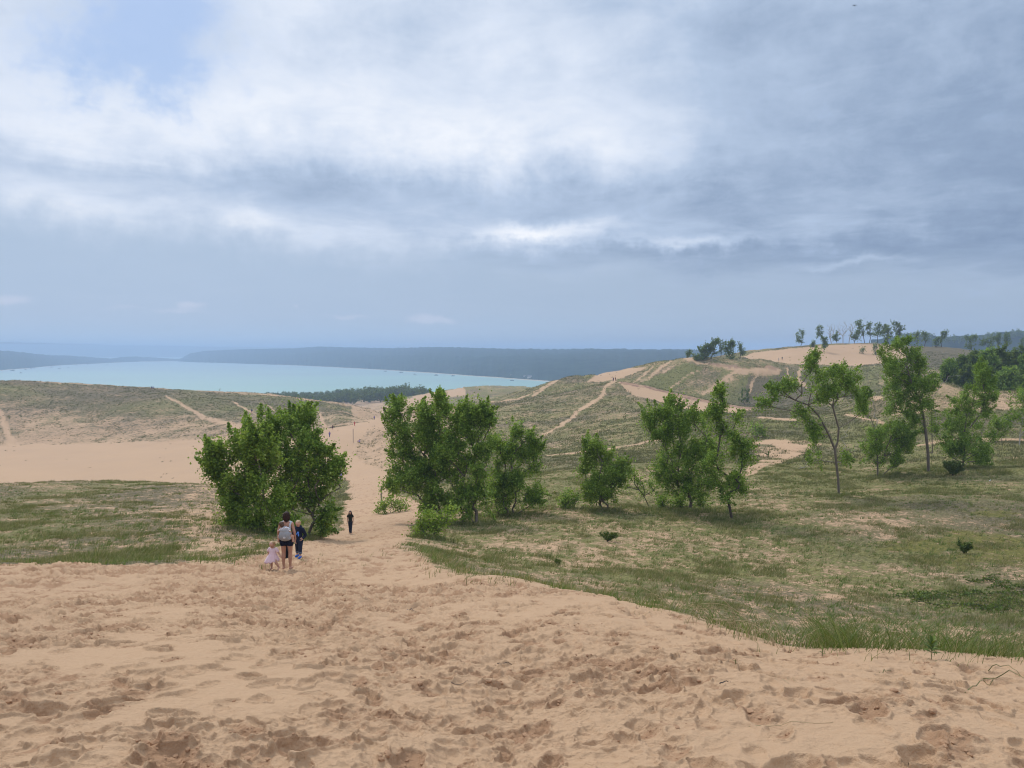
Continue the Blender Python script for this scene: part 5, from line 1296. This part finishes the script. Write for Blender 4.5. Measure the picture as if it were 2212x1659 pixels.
# carrier, worn on her back
cr = empty('baby_carrier', wp, radians(-2), 'grey canvas baby carrier strapped on the back of the woman', 'baby carrier')
mb = MB()
mb.ball((.01, -.20, 1.07), (.165, .135, .175), 18, 12); mb.ball((.02, -.18, .97), (.175, .11, .085), 16, 10); mb.ball((.0, -.19, 1.20), (.135, .12, .09), 14, 10); mb.capsule((-.15, -.09, .955), .035, (.17, -.09, .955), .035, 10)
mb.ball((.15, -.17, 1.10), (.05, .07, .05)); mb.ball((-.13, -.18, 1.01), (.05, .07, .06))
mb.build('panel', M_grey, cr, voxel=.010, sm=3)
for s in (-1, 1):
    mb = MB(); pr = None
    for k in range(9):
        f = k / 8; p = np.array([s * (.14 + .0 * f - .015 * sin(pi * f)), -.115 + .055 * f + .05 * max(0, f - .8) * 5, 1.13 + .285 * f])
        if pr is not None:
            for o_ in (-.016, 0, .016): mb.capsule(pr + np.array([o_, 0, 0]), .014, p + np.array([o_, 0, 0]), .014, 6)
        pr = p
    mb.capsule(pr, .02, pr + np.array([0, .10, -.03]), .02, 6)
    mb.build('shoulder_strap', cloth('pale_grey_strap', (.45, .47, .49)), cr)
MB().box((.045, -.337, 1.02), (.028, .006, .026), .2).build('label_patch', M_white, cr)
MB().box((.045, -.344, 1.02), (.014, .003, .013), .3).build('label_print', M_grey, cr)
# baby in it
by_ = empty('person', wp, radians(-2), 'baby with brown hair riding in the grey carrier, striped top, head turned left', 'person')
mb = MB(); slab(mb, 1.06, .085, 1.24, .085, .065, -.19, -.17)
head(mb, (-.095, -.185, 1.375), .092, (-.8, .45, 0), .35); chain(mb, [((-.05, -.175, 1.25), .042), ((-.08, -.18, 1.31), .036)])
chain(mb, [((.10, -.17, 1.24), .034), ((.165, -.17, 1.17), .029), ((.17, -.12, 1.11), .022)]); hand(mb, (.17, -.12, 1.11), (.05, .5, -.8), .6, (0, 0, 1), .7)
chain(mb, [((-.10, -.17, 1.22), .034), ((-.19, -.15, 1.17), .029), ((-.22, -.10, 1.16), .022)]); hand(mb, (-.22, -.10, 1.16), (-.1, .7, .2), .6, (0, 0, 1), .7)
for s in (-1, 1):
    chain(mb, [((s * .08, -.17, 1.03), .055), ((s * .20, -.08, 1.0), .046), ((s * .215, -.08, .90), .034), ((s * .215, -.10, .86), .026), ((s * .215, -.05, .85), .024)])
mb.build('body', M_skin2, by_, voxel=.008, sm=3)
mb = MB(); mb.ball((-.085, -.195, 1.395), (.078, .078, .074), 14, 10); mb.ball((-.06, -.22, 1.36), (.06, .055, .06)); mb.build('hair', M_hairm, by_, voxel=.008, sm=3)
mb = MB(); slab(mb, 1.10, .10, 1.255, .105, .075, -.19, -.172); chain(mb, [((.09, -.17, 1.25), .046), ((.14, -.17, 1.20), .040)]); chain(mb, [((-.09, -.17, 1.24), .046), ((-.14, -.16, 1.20), .040)])
mb.ball((-.015, -.235, 1.255), (.11, .05, .035)); mb.ball((.03, -.23, 1.29), (.075, .05, .03))
mb.build('striped_top', M_stripe, by_, voxel=.009, sm=2)

# --- toddler in the pink dress, stepping, looking down at her feet; faces the camera
tp = hit(590, 1231, 18)
td = empty('person', tp, radians(168), 'blond toddler in a pink striped dress stepping beside the woman, looking down', 'person')
mb = MB(); slab(mb, .42, .085, .62, .095, .068); chain(mb, [((0, 0, .62), .045), ((0, .025, .70), .040)])
head(mb, (0, .05, .765), .098, (0, 1, 0), .75)
chain(mb, [((.045, 0, .42), .062), ((.06, -.005, .27), .046), ((.06, -.015, .22), .042), ((.062, -.03, .06), .028)]); chain(mb, [((.062, -.03, .035), .027), ((.066, .05, .022), .024)])
chain(mb, [((-.045, 0, .42), .062), ((-.12, .04, .28), .046), ((-.125, .045, .23), .042), ((-.175, -.02, .09), .028)]); chain(mb, [((-.175, -.02, .07), .027), ((-.19, .055, .045), .024)])
chain(mb, [((.105, 0, .61), .036), ((.15, -.02, .47), .029), ((.155, .01, .35), .021)]); hand(mb, (.155, .01, .35), (0, .1, -1), .6, (0, 1, 0), .6)
chain(mb, [((-.105, 0, .61), .036), ((-.18, -.01, .52), .029), ((-.235, .02, .46), .021)]); hand(mb, (-.235, .02, .46), (-.6, .2, -.5), .6, (0, 1, 0), .6)
mb.build('body', M_skin2, td, voxel=.007, sm=3)
face_parts(td, (0, .05, .765), .098, (0, 1, 0), .75)
mb = MB(); mb.ball((0, .03, .795), (.086, .088, .078), 14, 10); mb.ball((0, -.02, .76), (.078, .055, .075)); mb.build('hair', M_hairl, td, voxel=.008, sm=3)
mb = MB(); rows = []
for f, z, rx, ry in [(0, .655, .07, .05), (.0, .64, .105, .075), (0, .56, .108, .082), (0, .50, .105, .085), (0, .47, .12, .10), (0, .38, .165, .14), (0, .28, .205, .17), (0, .235, .22, .185), (0, .235, .20, .165)]:
    th = np.linspace(0, 2 * pi, 40, endpoint=False); wv_ = 1 + (.07 * np.sin(th * 9) + .03 * np.sin(th * 4 + 1)) * sstep(np.array(.50 - z), 0, .2)
    sw = max(0, .5 - z) * .16
    rows.append(np.stack([np.cos(th) * rx * wv_ + sw, np.sin(th) * ry * wv_ - sw * .3, z + .02 * np.sin(th * 9 + 1) * (z < .3) - .03 * np.cos(th) * (z < .3)], -1))
mb.grid(np.array(rows), True)
for s in (-1, 1): mb.capsule((s * .10, 0, .625), .052, (s * .15, -.005, .565), .046, 12)
mb.build('dress', M_pink, td)

# --- boy in dark hoodie, facing the camera, head down, walking up
bp = hit(646, 1204, 20)
bo = empty('person', bp, radians(172), 'blond boy in a dark hoodie with blue print and rolled jeans, walking up, head down', 'person')
mb = MB(); slab(mb, .66, .105, 1.00, .125, .075); chain(mb, [((0, 0, 1.04), .05), ((0, .03, 1.12), .046)]); head(mb, (0, .055, 1.19), .108, (.1, 1, 0), .6)
for s, fy in ((-1, .10), (1, -.06)):
    chain(mb, [((s * .07, 0, .66), .08), ((s * .08, fy * .6, .40), .055), ((s * .085, fy * .6, .36), .05), ((s * .09, fy * 1.1, .12), .034), ((s * .09, fy * 1.2, .06), .034)])
    chain(mb, [((s * .16, 0, .98), .046), ((s * .205, -.06, .78), .040), ((s * .16, .05, .66), .028)]); hand(mb, (s * .16, .05, .66), (-s * .5, .4, -.6), .8, (0, 1, 0), .9)
mb.build('body', M_skin2, bo, voxel=.009, sm=3)
face_parts(bo, (0, .055, 1.19), .108, (.1, 1, 0), .6)
mb = MB(); mb.ball((0, .03, 1.225), (.094, .096, .086), 14, 10); mb.ball((0, -.02, 1.19), (.085, .06, .08)); mb.ball((0, .10, 1.25), (.07, .03, .035)); mb.build('hair', M_hairl, bo, voxel=.009, sm=3)
mb = MB(); slab(mb, .64, .135, .82, .135, .10); slab(mb, .82, .135, 1.01, .15, .095); mb.ball((0, -.07, 1.06), (.10, .06, .055))
for s in (-1, 1): chain(mb, [((s * .14, 0, .99), .062), ((s * .20, -.01, .87), .058), ((s * .215, -.06, .78), .055), ((s * .175, .03, .685), .045)])
mb.build('hoodie', M_navy, bo, voxel=.010, sm=3)
MB().box((-.02, .108, .885), (.035, .006, .035), .3).box((-.035, .108, .80), (.022, .006, .04), .3).box((.03, .108, .84), (.02, .006, .02), .3).build('print', M_blueprint, bo)
mb = MB(); slab(mb, .58, .115, .66, .115, .095)
for s, fy in ((-1, .10), (1, -.06)): chain(mb, [((s * .07, 0, .62), .092), ((s * .08, fy * .6, .40), .070), ((s * .088, fy, .20), .058)])
mb.build('jeans', M_denim, bo, voxel=.010, sm=3)
for s, fy in ((-1, .10), (1, -.06)):
    MB().capsule((s * .088, fy, .185), .062, (s * .088, fy, .20), .062, 12).build('rolled_cuff', cloth('faded_cuff', (.10, .12, .17)), bo)
    MB().capsule((s * .09, fy * 1.2 - .04, .045), .045, (s * .10, fy * 1.2 + .10, .035), .040, 12).build('shoe', M_bluesh, bo)
# child mostly hidden behind the woman: only dark trouser leg and shoe show between her legs
kp = hit(619, 1206, 20)
kd_ = empty('person', kp, radians(176), 'child all in black hidden behind the woman, a dark leg showing between hers', 'person')
mb = MB(); slab(mb, .46, .08, .70, .085, .06); chain(mb, [((0, 0, .72), .04), ((0, .02, .78), .038)]); head(mb, (0, .03, .855), .095, (0, 1, 0), .3)
for s in (-1, 1):
    chain(mb, [((s * .05, 0, .46), .06), ((s * .045, .02, .28), .045), ((s * .04, 0, .08), .03)]); chain(mb, [((s * .11, 0, .68), .034), ((s * .14, 0, .55), .028), ((s * .14, .03, .45), .02)]); hand(mb, (s * .14, .03, .45), (0, .2, -1), .6, (0, 1, 0), .6)
mb.build('body', M_skin2, kd_, voxel=.009, sm=3); face_parts(kd_, (0, .03, .855), .095, (0, 1, 0), .3)
mb = MB(); mb.ball((0, .01, .885), (.082, .084, .074)); mb.build('hair', M_hairb, kd_)
mb = MB(); slab(mb, .44, .10, .70, .10, .075); mb.build('jacket', M_blk, kd_, voxel=.010)
mb = MB()
for s in (-1, 1): chain(mb, [((s * .05, 0, .46), .075), ((s * .045, .02, .28), .062), ((s * .04, 0, .08), .058)]); mb.capsule((s * .04, -.02, .04), .04, (s * .045, .09, .035), .036)
mb.build('trousers', M_blk, kd_, voxel=.010, sm=2)

# --- woman in black walking up the path
fp = hit(757, 1153, 50)
fw = empty('person', fp, radians(180), 'woman with long black hair, dark top and jeans walking up the sandy path', 'person')
mb = MB(); slab(mb, .92, .150, 1.04, .135, .09); slab(mb, 1.04, .135, 1.36, .155, .085); chain(mb, [((0, 0, 1.36), .06), ((0, .01, 1.48), .048)]); head(mb, (0, .03, 1.555), .115, (0, 1, 0), .05)
for s, fy in ((-1, .08), (1, -.08)):
    chain(mb, [((s * .155, 0, 1.35), .05), ((s * .205, -.02, 1.10), .042), ((s * .215, .04, .88), .028)]); hand(mb, (s * .215, .04, .88), (0, .1, -1), 1, (0, 1, 0), .6)
    chain(mb, [((s * .08, 0, .90), .09), ((s * .075, fy * .6, .50), .06), ((s * .06, fy, .08), .036)]); chain(mb, [((s * .06, fy, .04), .036), ((s * .065, fy + .14, .03), .03)])
mb.build('body', M_skin2, fw, voxel=.011, sm=3); face_parts(fw, (0, .03, 1.555), .115, (0, 1, 0), .05)
mb = MB(); mb.ball((0, -.005, 1.595), (.105, .11, .11), 14, 10); mb.ball((0, -.06, 1.46), (.13, .05, .16)); mb.ball((-.105, .01, 1.45), (.04, .06, .15)); mb.ball((.10, .01, 1.46), (.035, .06, .13)); mb.build('hair', M_hairk, fw, voxel=.011, sm=3)
mb = MB(); slab(mb, .90, .165, 1.06, .150, .105); slab(mb, 1.06, .150, 1.36, .165, .10)
for s in (-1, 1): mb.capsule((s * .165, 0, 1.36), .062, (s * .20, 0, 1.26), .060)
mb.build('t_shirt', M_olive, fw, voxel=.012, sm=3)
mb = MB(); slab(mb, .84, .155, .92, .155, .10)
for s, fy in ((-1, .08), (1, -.08)): chain(mb, [((s * .08, 0, .88), .098), ((s * .075, fy * .6, .50), .072), ((s * .06, fy, .09), .055)])
mb.build('jeans', M_denim, fw, voxel=.012, sm=2)

# --- the small far walkers; each with head, hair, top, legs
def walker(X, Y, dmin, H, face, top, bot, label, skirt=False, stride=.1, hat=None, hair=None, sleeves=True, hb=None):
    p = hit(X, Y, dmin, 900); r = empty('person', p, face, label, 'person', 'small walkers far off on the dunes'); s_ = H / 1.7
    mb = MB(); c = lambda *a: tuple(np.array(a) * s_)
    mb.ball(c(0, .02, 1.60), .105 * s_, 10, 8); mb.capsule(c(0, 0, 1.40), .055 * s_, c(0, .01, 1.52), .05 * s_, 8); mb.capsule(c(0, .10, 1.60), .02 * s_, c(0, .125, 1.575), .02 * s_, 6)
    for s, f in ((-1, 1), (1, -1)):
        mb.capsule(c(s * .19, 0, 1.36), .05 * s_, c(s * .24, f * -.05, 1.08), .04 * s_, 8); mb.capsule(c(s * .24, f * -.05, 1.08), .04 * s_, c(s * .23, f * -.10 + .08, .84), .03 * s_, 8); mb.ball(c(s * .23, f * -.10 + .09, .79), .045 * s_, 6, 5)
        mb.capsule(c(s * .09, 0, .88), .085 * s_, c(s * .10, f * stride + .03, .48), .06 * s_, 8); mb.capsule(c(s * .10, f * stride + .03, .48), .06 * s_, c(s * .10, f * stride * 1.8, .08), .04 * s_, 8); mb.capsule(c(s * .10, f * stride * 1.8, .04), .04 * s_, c(s * .11, f * stride * 1.8 + .15, .03), .035 * s_, 6)
    mb.build('body', M_skin2, r)
    MB().ball(c(0, -.015, 1.63), (.115 * s_, .12 * s_, .11 * s_), 10, 8).build('hair', hair or M_hairb, r)
    mb = MB()
    for k in (-1, 0, 1): mb.capsule(c(k * .08, 0, .95), .11 * s_, c(k * .10, 0, 1.38), .09 * s_, 8)
    for s, f in ((-1, 1), (1, -1)):
        mb.capsule(c(s * .18, 0, 1.38), .07 * s_, c(s * .23, f * -.03, 1.18 if not sleeves else 1.08), .06 * s_, 8)
        if sleeves: mb.capsule(c(s * .24, f * -.05, 1.08), .055 * s_, c(s * .23, f * -.10 + .07, .88), .045 * s_, 8)
    mb.build('top', top, r)
    mb = MB()
    for s, f in ((-1, 1), (1, -1)):
        mb.capsule(c(s * .085, 0, .92), .11 * s_, c(s * .10, f * stride + .03, .55), .08 * s_, 8)
        if hb is None: mb.capsule(c(s * .10, f * stride + .03, .55), .08 * s_, c(s * .10, f * stride * 1.8, .10), .06 * s_, 8)
    mb.build('trousers' if hb is None else 'shorts', bot, r)
    return r
T = {k: cloth('cloth_' + k, v) for k, v in dict(purple=(.16, .10, .34), red=(.50, .06, .05), plum=(.10, .02, .05), blue=(.05, .07, .20), lilac=(.35, .30, .62), cream=(.62, .56, .48), teal=(.05, .12, .14), brown=(.14, .07, .05)).items()}
walker(742, 1019, 150, 1.75, 0.1, T['plum'], T['plum'], 'far walker in dark plum going down the path past the leafy clump', hb=1)
walker(736, 1037, 130, 1.7, 3.0, T['lilac'], M_denim, 'walker in a lilac top half hidden by the leafy clump')
walker(732, 1018, 150, 1.7, .2, T['cream'], M_denim, 'walker in a pale shirt just showing beside the leafy clump')
walker(712, 944, 220, 1.75, 0, T['purple'], T['blue'], 'far walker in purple blue at the left side of the upper path')
walker(718.5, 929, 230, 1.8, .3, T['brown'], T['plum'], 'far walker in a dark top with bare legs at the bend of the path', hb=1)
walker(766, 920, 260, 1.7, .1, T['red'], T['red'], 'far walker dressed in red on the upper path')
walker(808.5, 909, 330, 1.75, 0, T['purple'], M_denim, 'far walker in dark purple near the saddle of the path')
walker(824, 883, 470, 1.6, 0, T['cream'], T['brown'], 'tiny walker on the sand slope beyond the saddle')
walker(544, 892, 280, 1.75, 0, T['blue'], T['plum'], 'far walker alone on the slope of the left hill above the leafy clump')
walker(327.5, 842, 340, 1.75, .2, T['blue'], M_denim, 'left one of the two walkers on the crest of the left hill', hb=1)
walker(331, 842, 340, 1.75, -.2, T['lilac'], M_denim, 'right one of the two walkers on the crest of the left hill', hb=1)
walker(1325, 824, 260, 1.75, 0, T['plum'], T['plum'], 'left one of the two walkers on the sandy saddle right of the middle')
walker(1329.5, 823, 260, 1.75, .3, T['brown'], T['plum'], 'right one of the two walkers on the sandy saddle right of the middle')
walker(1682, 782, 390, 1.85, 2.8, T['cream'], T['cream'], 'walker in white on the bare face of the high dune', stride=.2)
walker(1689.5, 778, 390, 1.75, 2.6, T['teal'], T['brown'], 'walker in dark clothes beside the one in white on the high dune', stride=.2)
# person sitting on the sand by the upper post
sp_ = hit(875, 951, 200) if False else hit(777, 955, 200)
st = empty('person', sp_, radians(70), 'person in pale blue sitting on the sand by the farther post', 'person')
mb = MB(); mb.ball((0, 0, .82), .11, 10, 8); mb.capsule((0, 0, .66), .05, (0, 0, .74), .05)
for s in (-1, 1):
    mb.capsule((s * .1, .05, .12), .09, (s * .13, .48, .42), .065); mb.capsule((s * .13, .48, .42), .065, (s * .13, .85, .06), .045); mb.capsule((s * .13, .85, .05), .04, (s * .13, 1.0, .06), .035)
    mb.capsule((s * .19, 0, .60), .05, (s * .24, .2, .42), .04); mb.capsule((s * .24, .2, .42), .04, (s * .16, .42, .46), .03); mb.ball((s * .15, .46, .47), .045, 6, 5)
mb.build('body', M_skin2, st); MB().ball((0, -.02, .85), .12, 10, 8).build('hair', M_hairb, st)
mb = MB()
for k in (-1, 0, 1): mb.capsule((k * .08, 0, .15), .12, (k * .1, 0, .60), .09, 8)
mb.build('top', T['lilac'], st); mb = MB()
for s in (-1, 1): mb.capsule((s * .1, .05, .13), .11, (s * .13, .48, .42), .085); mb.capsule((s * .13, .48, .42), .085, (s * .13, .8, .1), .06)
mb.build('trousers', T['purple'], st)

# ------------------------------------------------------------------ posts, boats, houses, litter, bird
M_post = simple('weathered_post_wood', (.26, .22, .18), .9, .4, 8)
def post(X, Y, dmin, H, label, name='wooden_post', w_=.075, lean=0.0):
    p = hit(X, Y, dmin); mb = MB(); mb.box((0, 0, H / 2 - .2), (w_, w_, H / 2 + .2), .06); mb.box((0, 0, H + .01), (w_ * .8, w_ * .8, .02), .3)
    o = mb.build(name, M_post, smooth=False, loc=p); o.rotation_euler = (0, lean, .3); return tag(o, label, 'post')
post(824, 1089, 80, 2.0, 'wooden marker post at the right edge of the path by the low shrub')
post(763, 956, 200, 4.3, 'farther dark marker post on the upper path beside the sitting person', w_=.09)
M_hull = simple('white_hull', (.75, .76, .78), .4, .08, 2); M_hulld = simple('dark_hull', (.06, .08, .12), .4, .2, 2); M_glass = simple('cabin_glass', (.03, .05, .07), .15)
def boat(X, Y, L_, rz, label, dark=False, sail=False, shore=True):
    d = dist(Y); x = (X - 1106) * K * d
    r = empty('sailing_boat' if sail else 'motor_boat', (x, d, LAKE), rz, label, 'boat', 'small boats moored along the lake shores')
    G = []
    for f, w_, z0 in ((0, .30, .02), (.25, .34, .0), (.5, .34, .0), (.75, .24, .0), (.92, .10, .04), (1, .01, .10)):
        xx = (f - .5) * L_; W_ = w_ * L_ * .42; hh = .11 * L_ + .05 * L_ * f * f
        G.append([(xx, -W_, hh), (xx, -W_ * .75, hh * .35), (xx, 0, z0 * L_ - .03 * L_), (xx, W_ * .75, hh * .35), (xx, W_, hh), (xx, 0, hh * .95)])
    mb = MB(); mb.grid(np.array(G), True); mb.add(np.array(G[0]), np.array([[0, 1, 2], [0, 2, 5], [5, 2, 4], [2, 3, 4]]))
    mb.build('hull', M_hulld if dark else M_hull, r)
    if sail:
        MB().capsule((0, 0, .1 * L_), .01 * L_, (0, 0, 1.3 * L_), .008 * L_, 6).build('mast', M_hull, r)
    else:
        mb = MB(); mb.box((-.05 * L_, 0, .20 * L_), (.17 * L_, .10 * L_, .075 * L_), .2); mb.build('cabin', M_hull, r)
        MB().box((-.05 * L_, 0, .22 * L_), (.175 * L_, .104 * L_, .028 * L_), .1).build('window', M_glass, r)
    return r
for k_, (X, Y, L_, dk, lab) in enumerate([
    (5, 802.5, 12, 0, 'moored boat at the very left edge of the lake'), (27, 801, 15, 1, 'dark boat second from the left along the left shore'), (45, 806, 12, 0, 'bright white boat nearest to us at the left'),
    (55, 799, 10, 1, 'dark boat just beyond the bright white one'), (68, 797.5, 16, 0, 'long boat under the middle of the wooded point'), (74, 795.5, 12, 1, 'boat close under the wooded point'),
    (112, 793.5, 12, 1, 'dark boat off the wooded point, left of three'), (128, 796.5, 11, 1, 'dark boat lying a little farther out off the wooded point'), (131, 791.5, 12, 0, 'pale boat close in off the wooded point'),
    (148, 795, 10, 1, 'small dark boat in open water off the point'), (165, 789.5, 10, 1, 'small boat near the tip of the wooded point'), (190, 788, 10, 0, 'small pale boat beyond the tip of the wooded point'), (232, 788.5, 10, 1, 'lone dark boat in the open water left of the middle'),
    (832, 802.5, 12, 1, 'boat near the far shore, left of the middle group'), (866, 805.5, 14, 1, 'boat just off the far shore above the middle poplars'), (896, 809.5, 13, 0, 'pale boat off the far shore above the middle poplars'), (942, 811, 13, 1, 'dark boat off the far shore right of the pale one'), (978, 812.5, 12, 1, 'dark boat farther right off the far shore'),
    (1106, 822.5, 10, 1, 'dark boat near the right end of the visible lake')]):
    boat(X, Y, L_, .15 * ((k_ * 7) % 5 - 2), lab, bool(dk))
M_roof = simple('grey_roof', (.16, .15, .15), .8); M_wallw = simple('white_house_wall', (.72, .70, .67), .8)
def house(X, Y, w_, label):
    d = dist(Y) + 15; x = (X - 1106) * K * d; r = empty('lake_house', (x, d, LAKE + .5), .2, label, 'house')
    MB().box((0, 0, 3), (w_, w_ * .7, 4), .02).build('wall', M_wallw, r, smooth=False)
    mb = MB(); mb.add([(-w_ * 1.1, -w_ * .8, 7), (w_ * 1.1, -w_ * .8, 7), (w_ * 1.1, w_ * .8, 7), (-w_ * 1.1, w_ * .8, 7), (-w_ * 1.1, 0, 10.5), (w_ * 1.1, 0, 10.5)], [(0, 4, 3), (1, 2, 5)], [(0, 1, 5, 4), (2, 3, 4, 5), (0, 3, 2, 1)]); mb.build('roof', M_roof, r, smooth=False)
    for s in (-.5, .5): MB().box((s * w_, -w_ * .7, 3.2), (w_ * .16, .08, 1.0), .05).build('window', M_glass, r, smooth=False)
for X, Y, w_, lab in ((1136, 819.5, 6, 'white lake house at the foot of the far ridge, left of two'), (1144, 820.5, 5, 'white lake house at the foot of the far ridge, right of two'), (1105, 817.5, 4, 'small pale house on the far shore right of the middle'), (765, 795.0, 6, 'small white house on the far shore in the middle')): house(X, Y, w_, lab)
# scrap of white paper on the grass at the right
lp = hit(2138, 1039, 55); mb = MB(); g_ = np.array([[(a * .10 + .02 * b_, b_ * .06, .03 + .09 * a + .03 * sin(a * 3 + b_ * 2)) for b_ in (-1, -.3, .4, 1)] for a in (-1, -.4, .2, .7, 1)]); mb.grid(g_); g2 = g_.copy(); g2[..., 2] -= .006; mb.grid(g2[::-1])
o = mb.build('paper_scrap', M_white, loc=lp); tag(o, 'crumpled white scrap lying on the grass near the right edge', 'litter')
# bird high in the grey cloud
bd = world_pt(1846, 12, 160); bo_ = MB(); bo_.ball((0, 0, 0), (.07, .22, .06), 10, 8); bo_.ball((0, .22, .02), .05, 8, 6)
for s in (-1, 1): bo_.grid(np.array([[(s * .03, .10, .03), (s * .03, -.10, .03)], [(s * .25, .12, .12), (s * .25, -.06, .12)], [(s * .52, .02, .06), (s * .52, -.05, .06)]])); bo_.grid(np.array([[(s * .03, -.10, .015), (s * .03, .10, .015)], [(s * .25, -.06, .105), (s * .25, .12, .105)], [(s * .52, -.05, .05), (s * .52, .02, .05)]]))
bo_.grid(np.array([[(-.03, -.2, 0), (.03, -.2, 0)], [(-.06, -.34, 0), (.06, -.34, 0)]]))
tag(bo_.build('bird', M_blk, loc=bd), 'tiny dark bird high against the grey cloud at the top right', 'bird')
# ------------------------------------------------------------------ the air
hm = bpy.data.materials.new('haze_air'); hm.use_nodes = True
t = NT(hm.node_tree)
for n in list(t.n): t.n.remove(n)
pv = t.new('ShaderNodeVolumePrincipled'); pv.inputs['Color'].default_value = (.52, .67, .90, 1); pv.inputs['Density'].default_value = 2.8e-4
pv.inputs['Anisotropy'].default_value = 0.0
om = t.new('ShaderNodeOutputMaterial'); t.l.new(pv.outputs[0], om.inputs['Volume'])
mb = MB()
x0, x1, y0, y1, z0, z1 = -14000, 14000, -1800, 14500, -79, 62
V = [(x, y, z) for z in (z0, z1) for x, y in ((x0, y0), (x1, y0), (x1, y1), (x0, y1))]
mb.add(V, None, [(0, 3, 2, 1), (4, 5, 6, 7), (0, 1, 5, 4), (1, 2, 6, 5), (2, 3, 7, 6), (3, 0, 4, 7)])
hz = mb.build('haze', hm, smooth=False)
tag(hz, 'thin blue summer haze hanging over dunes and lake', 'haze', kind='stuff')
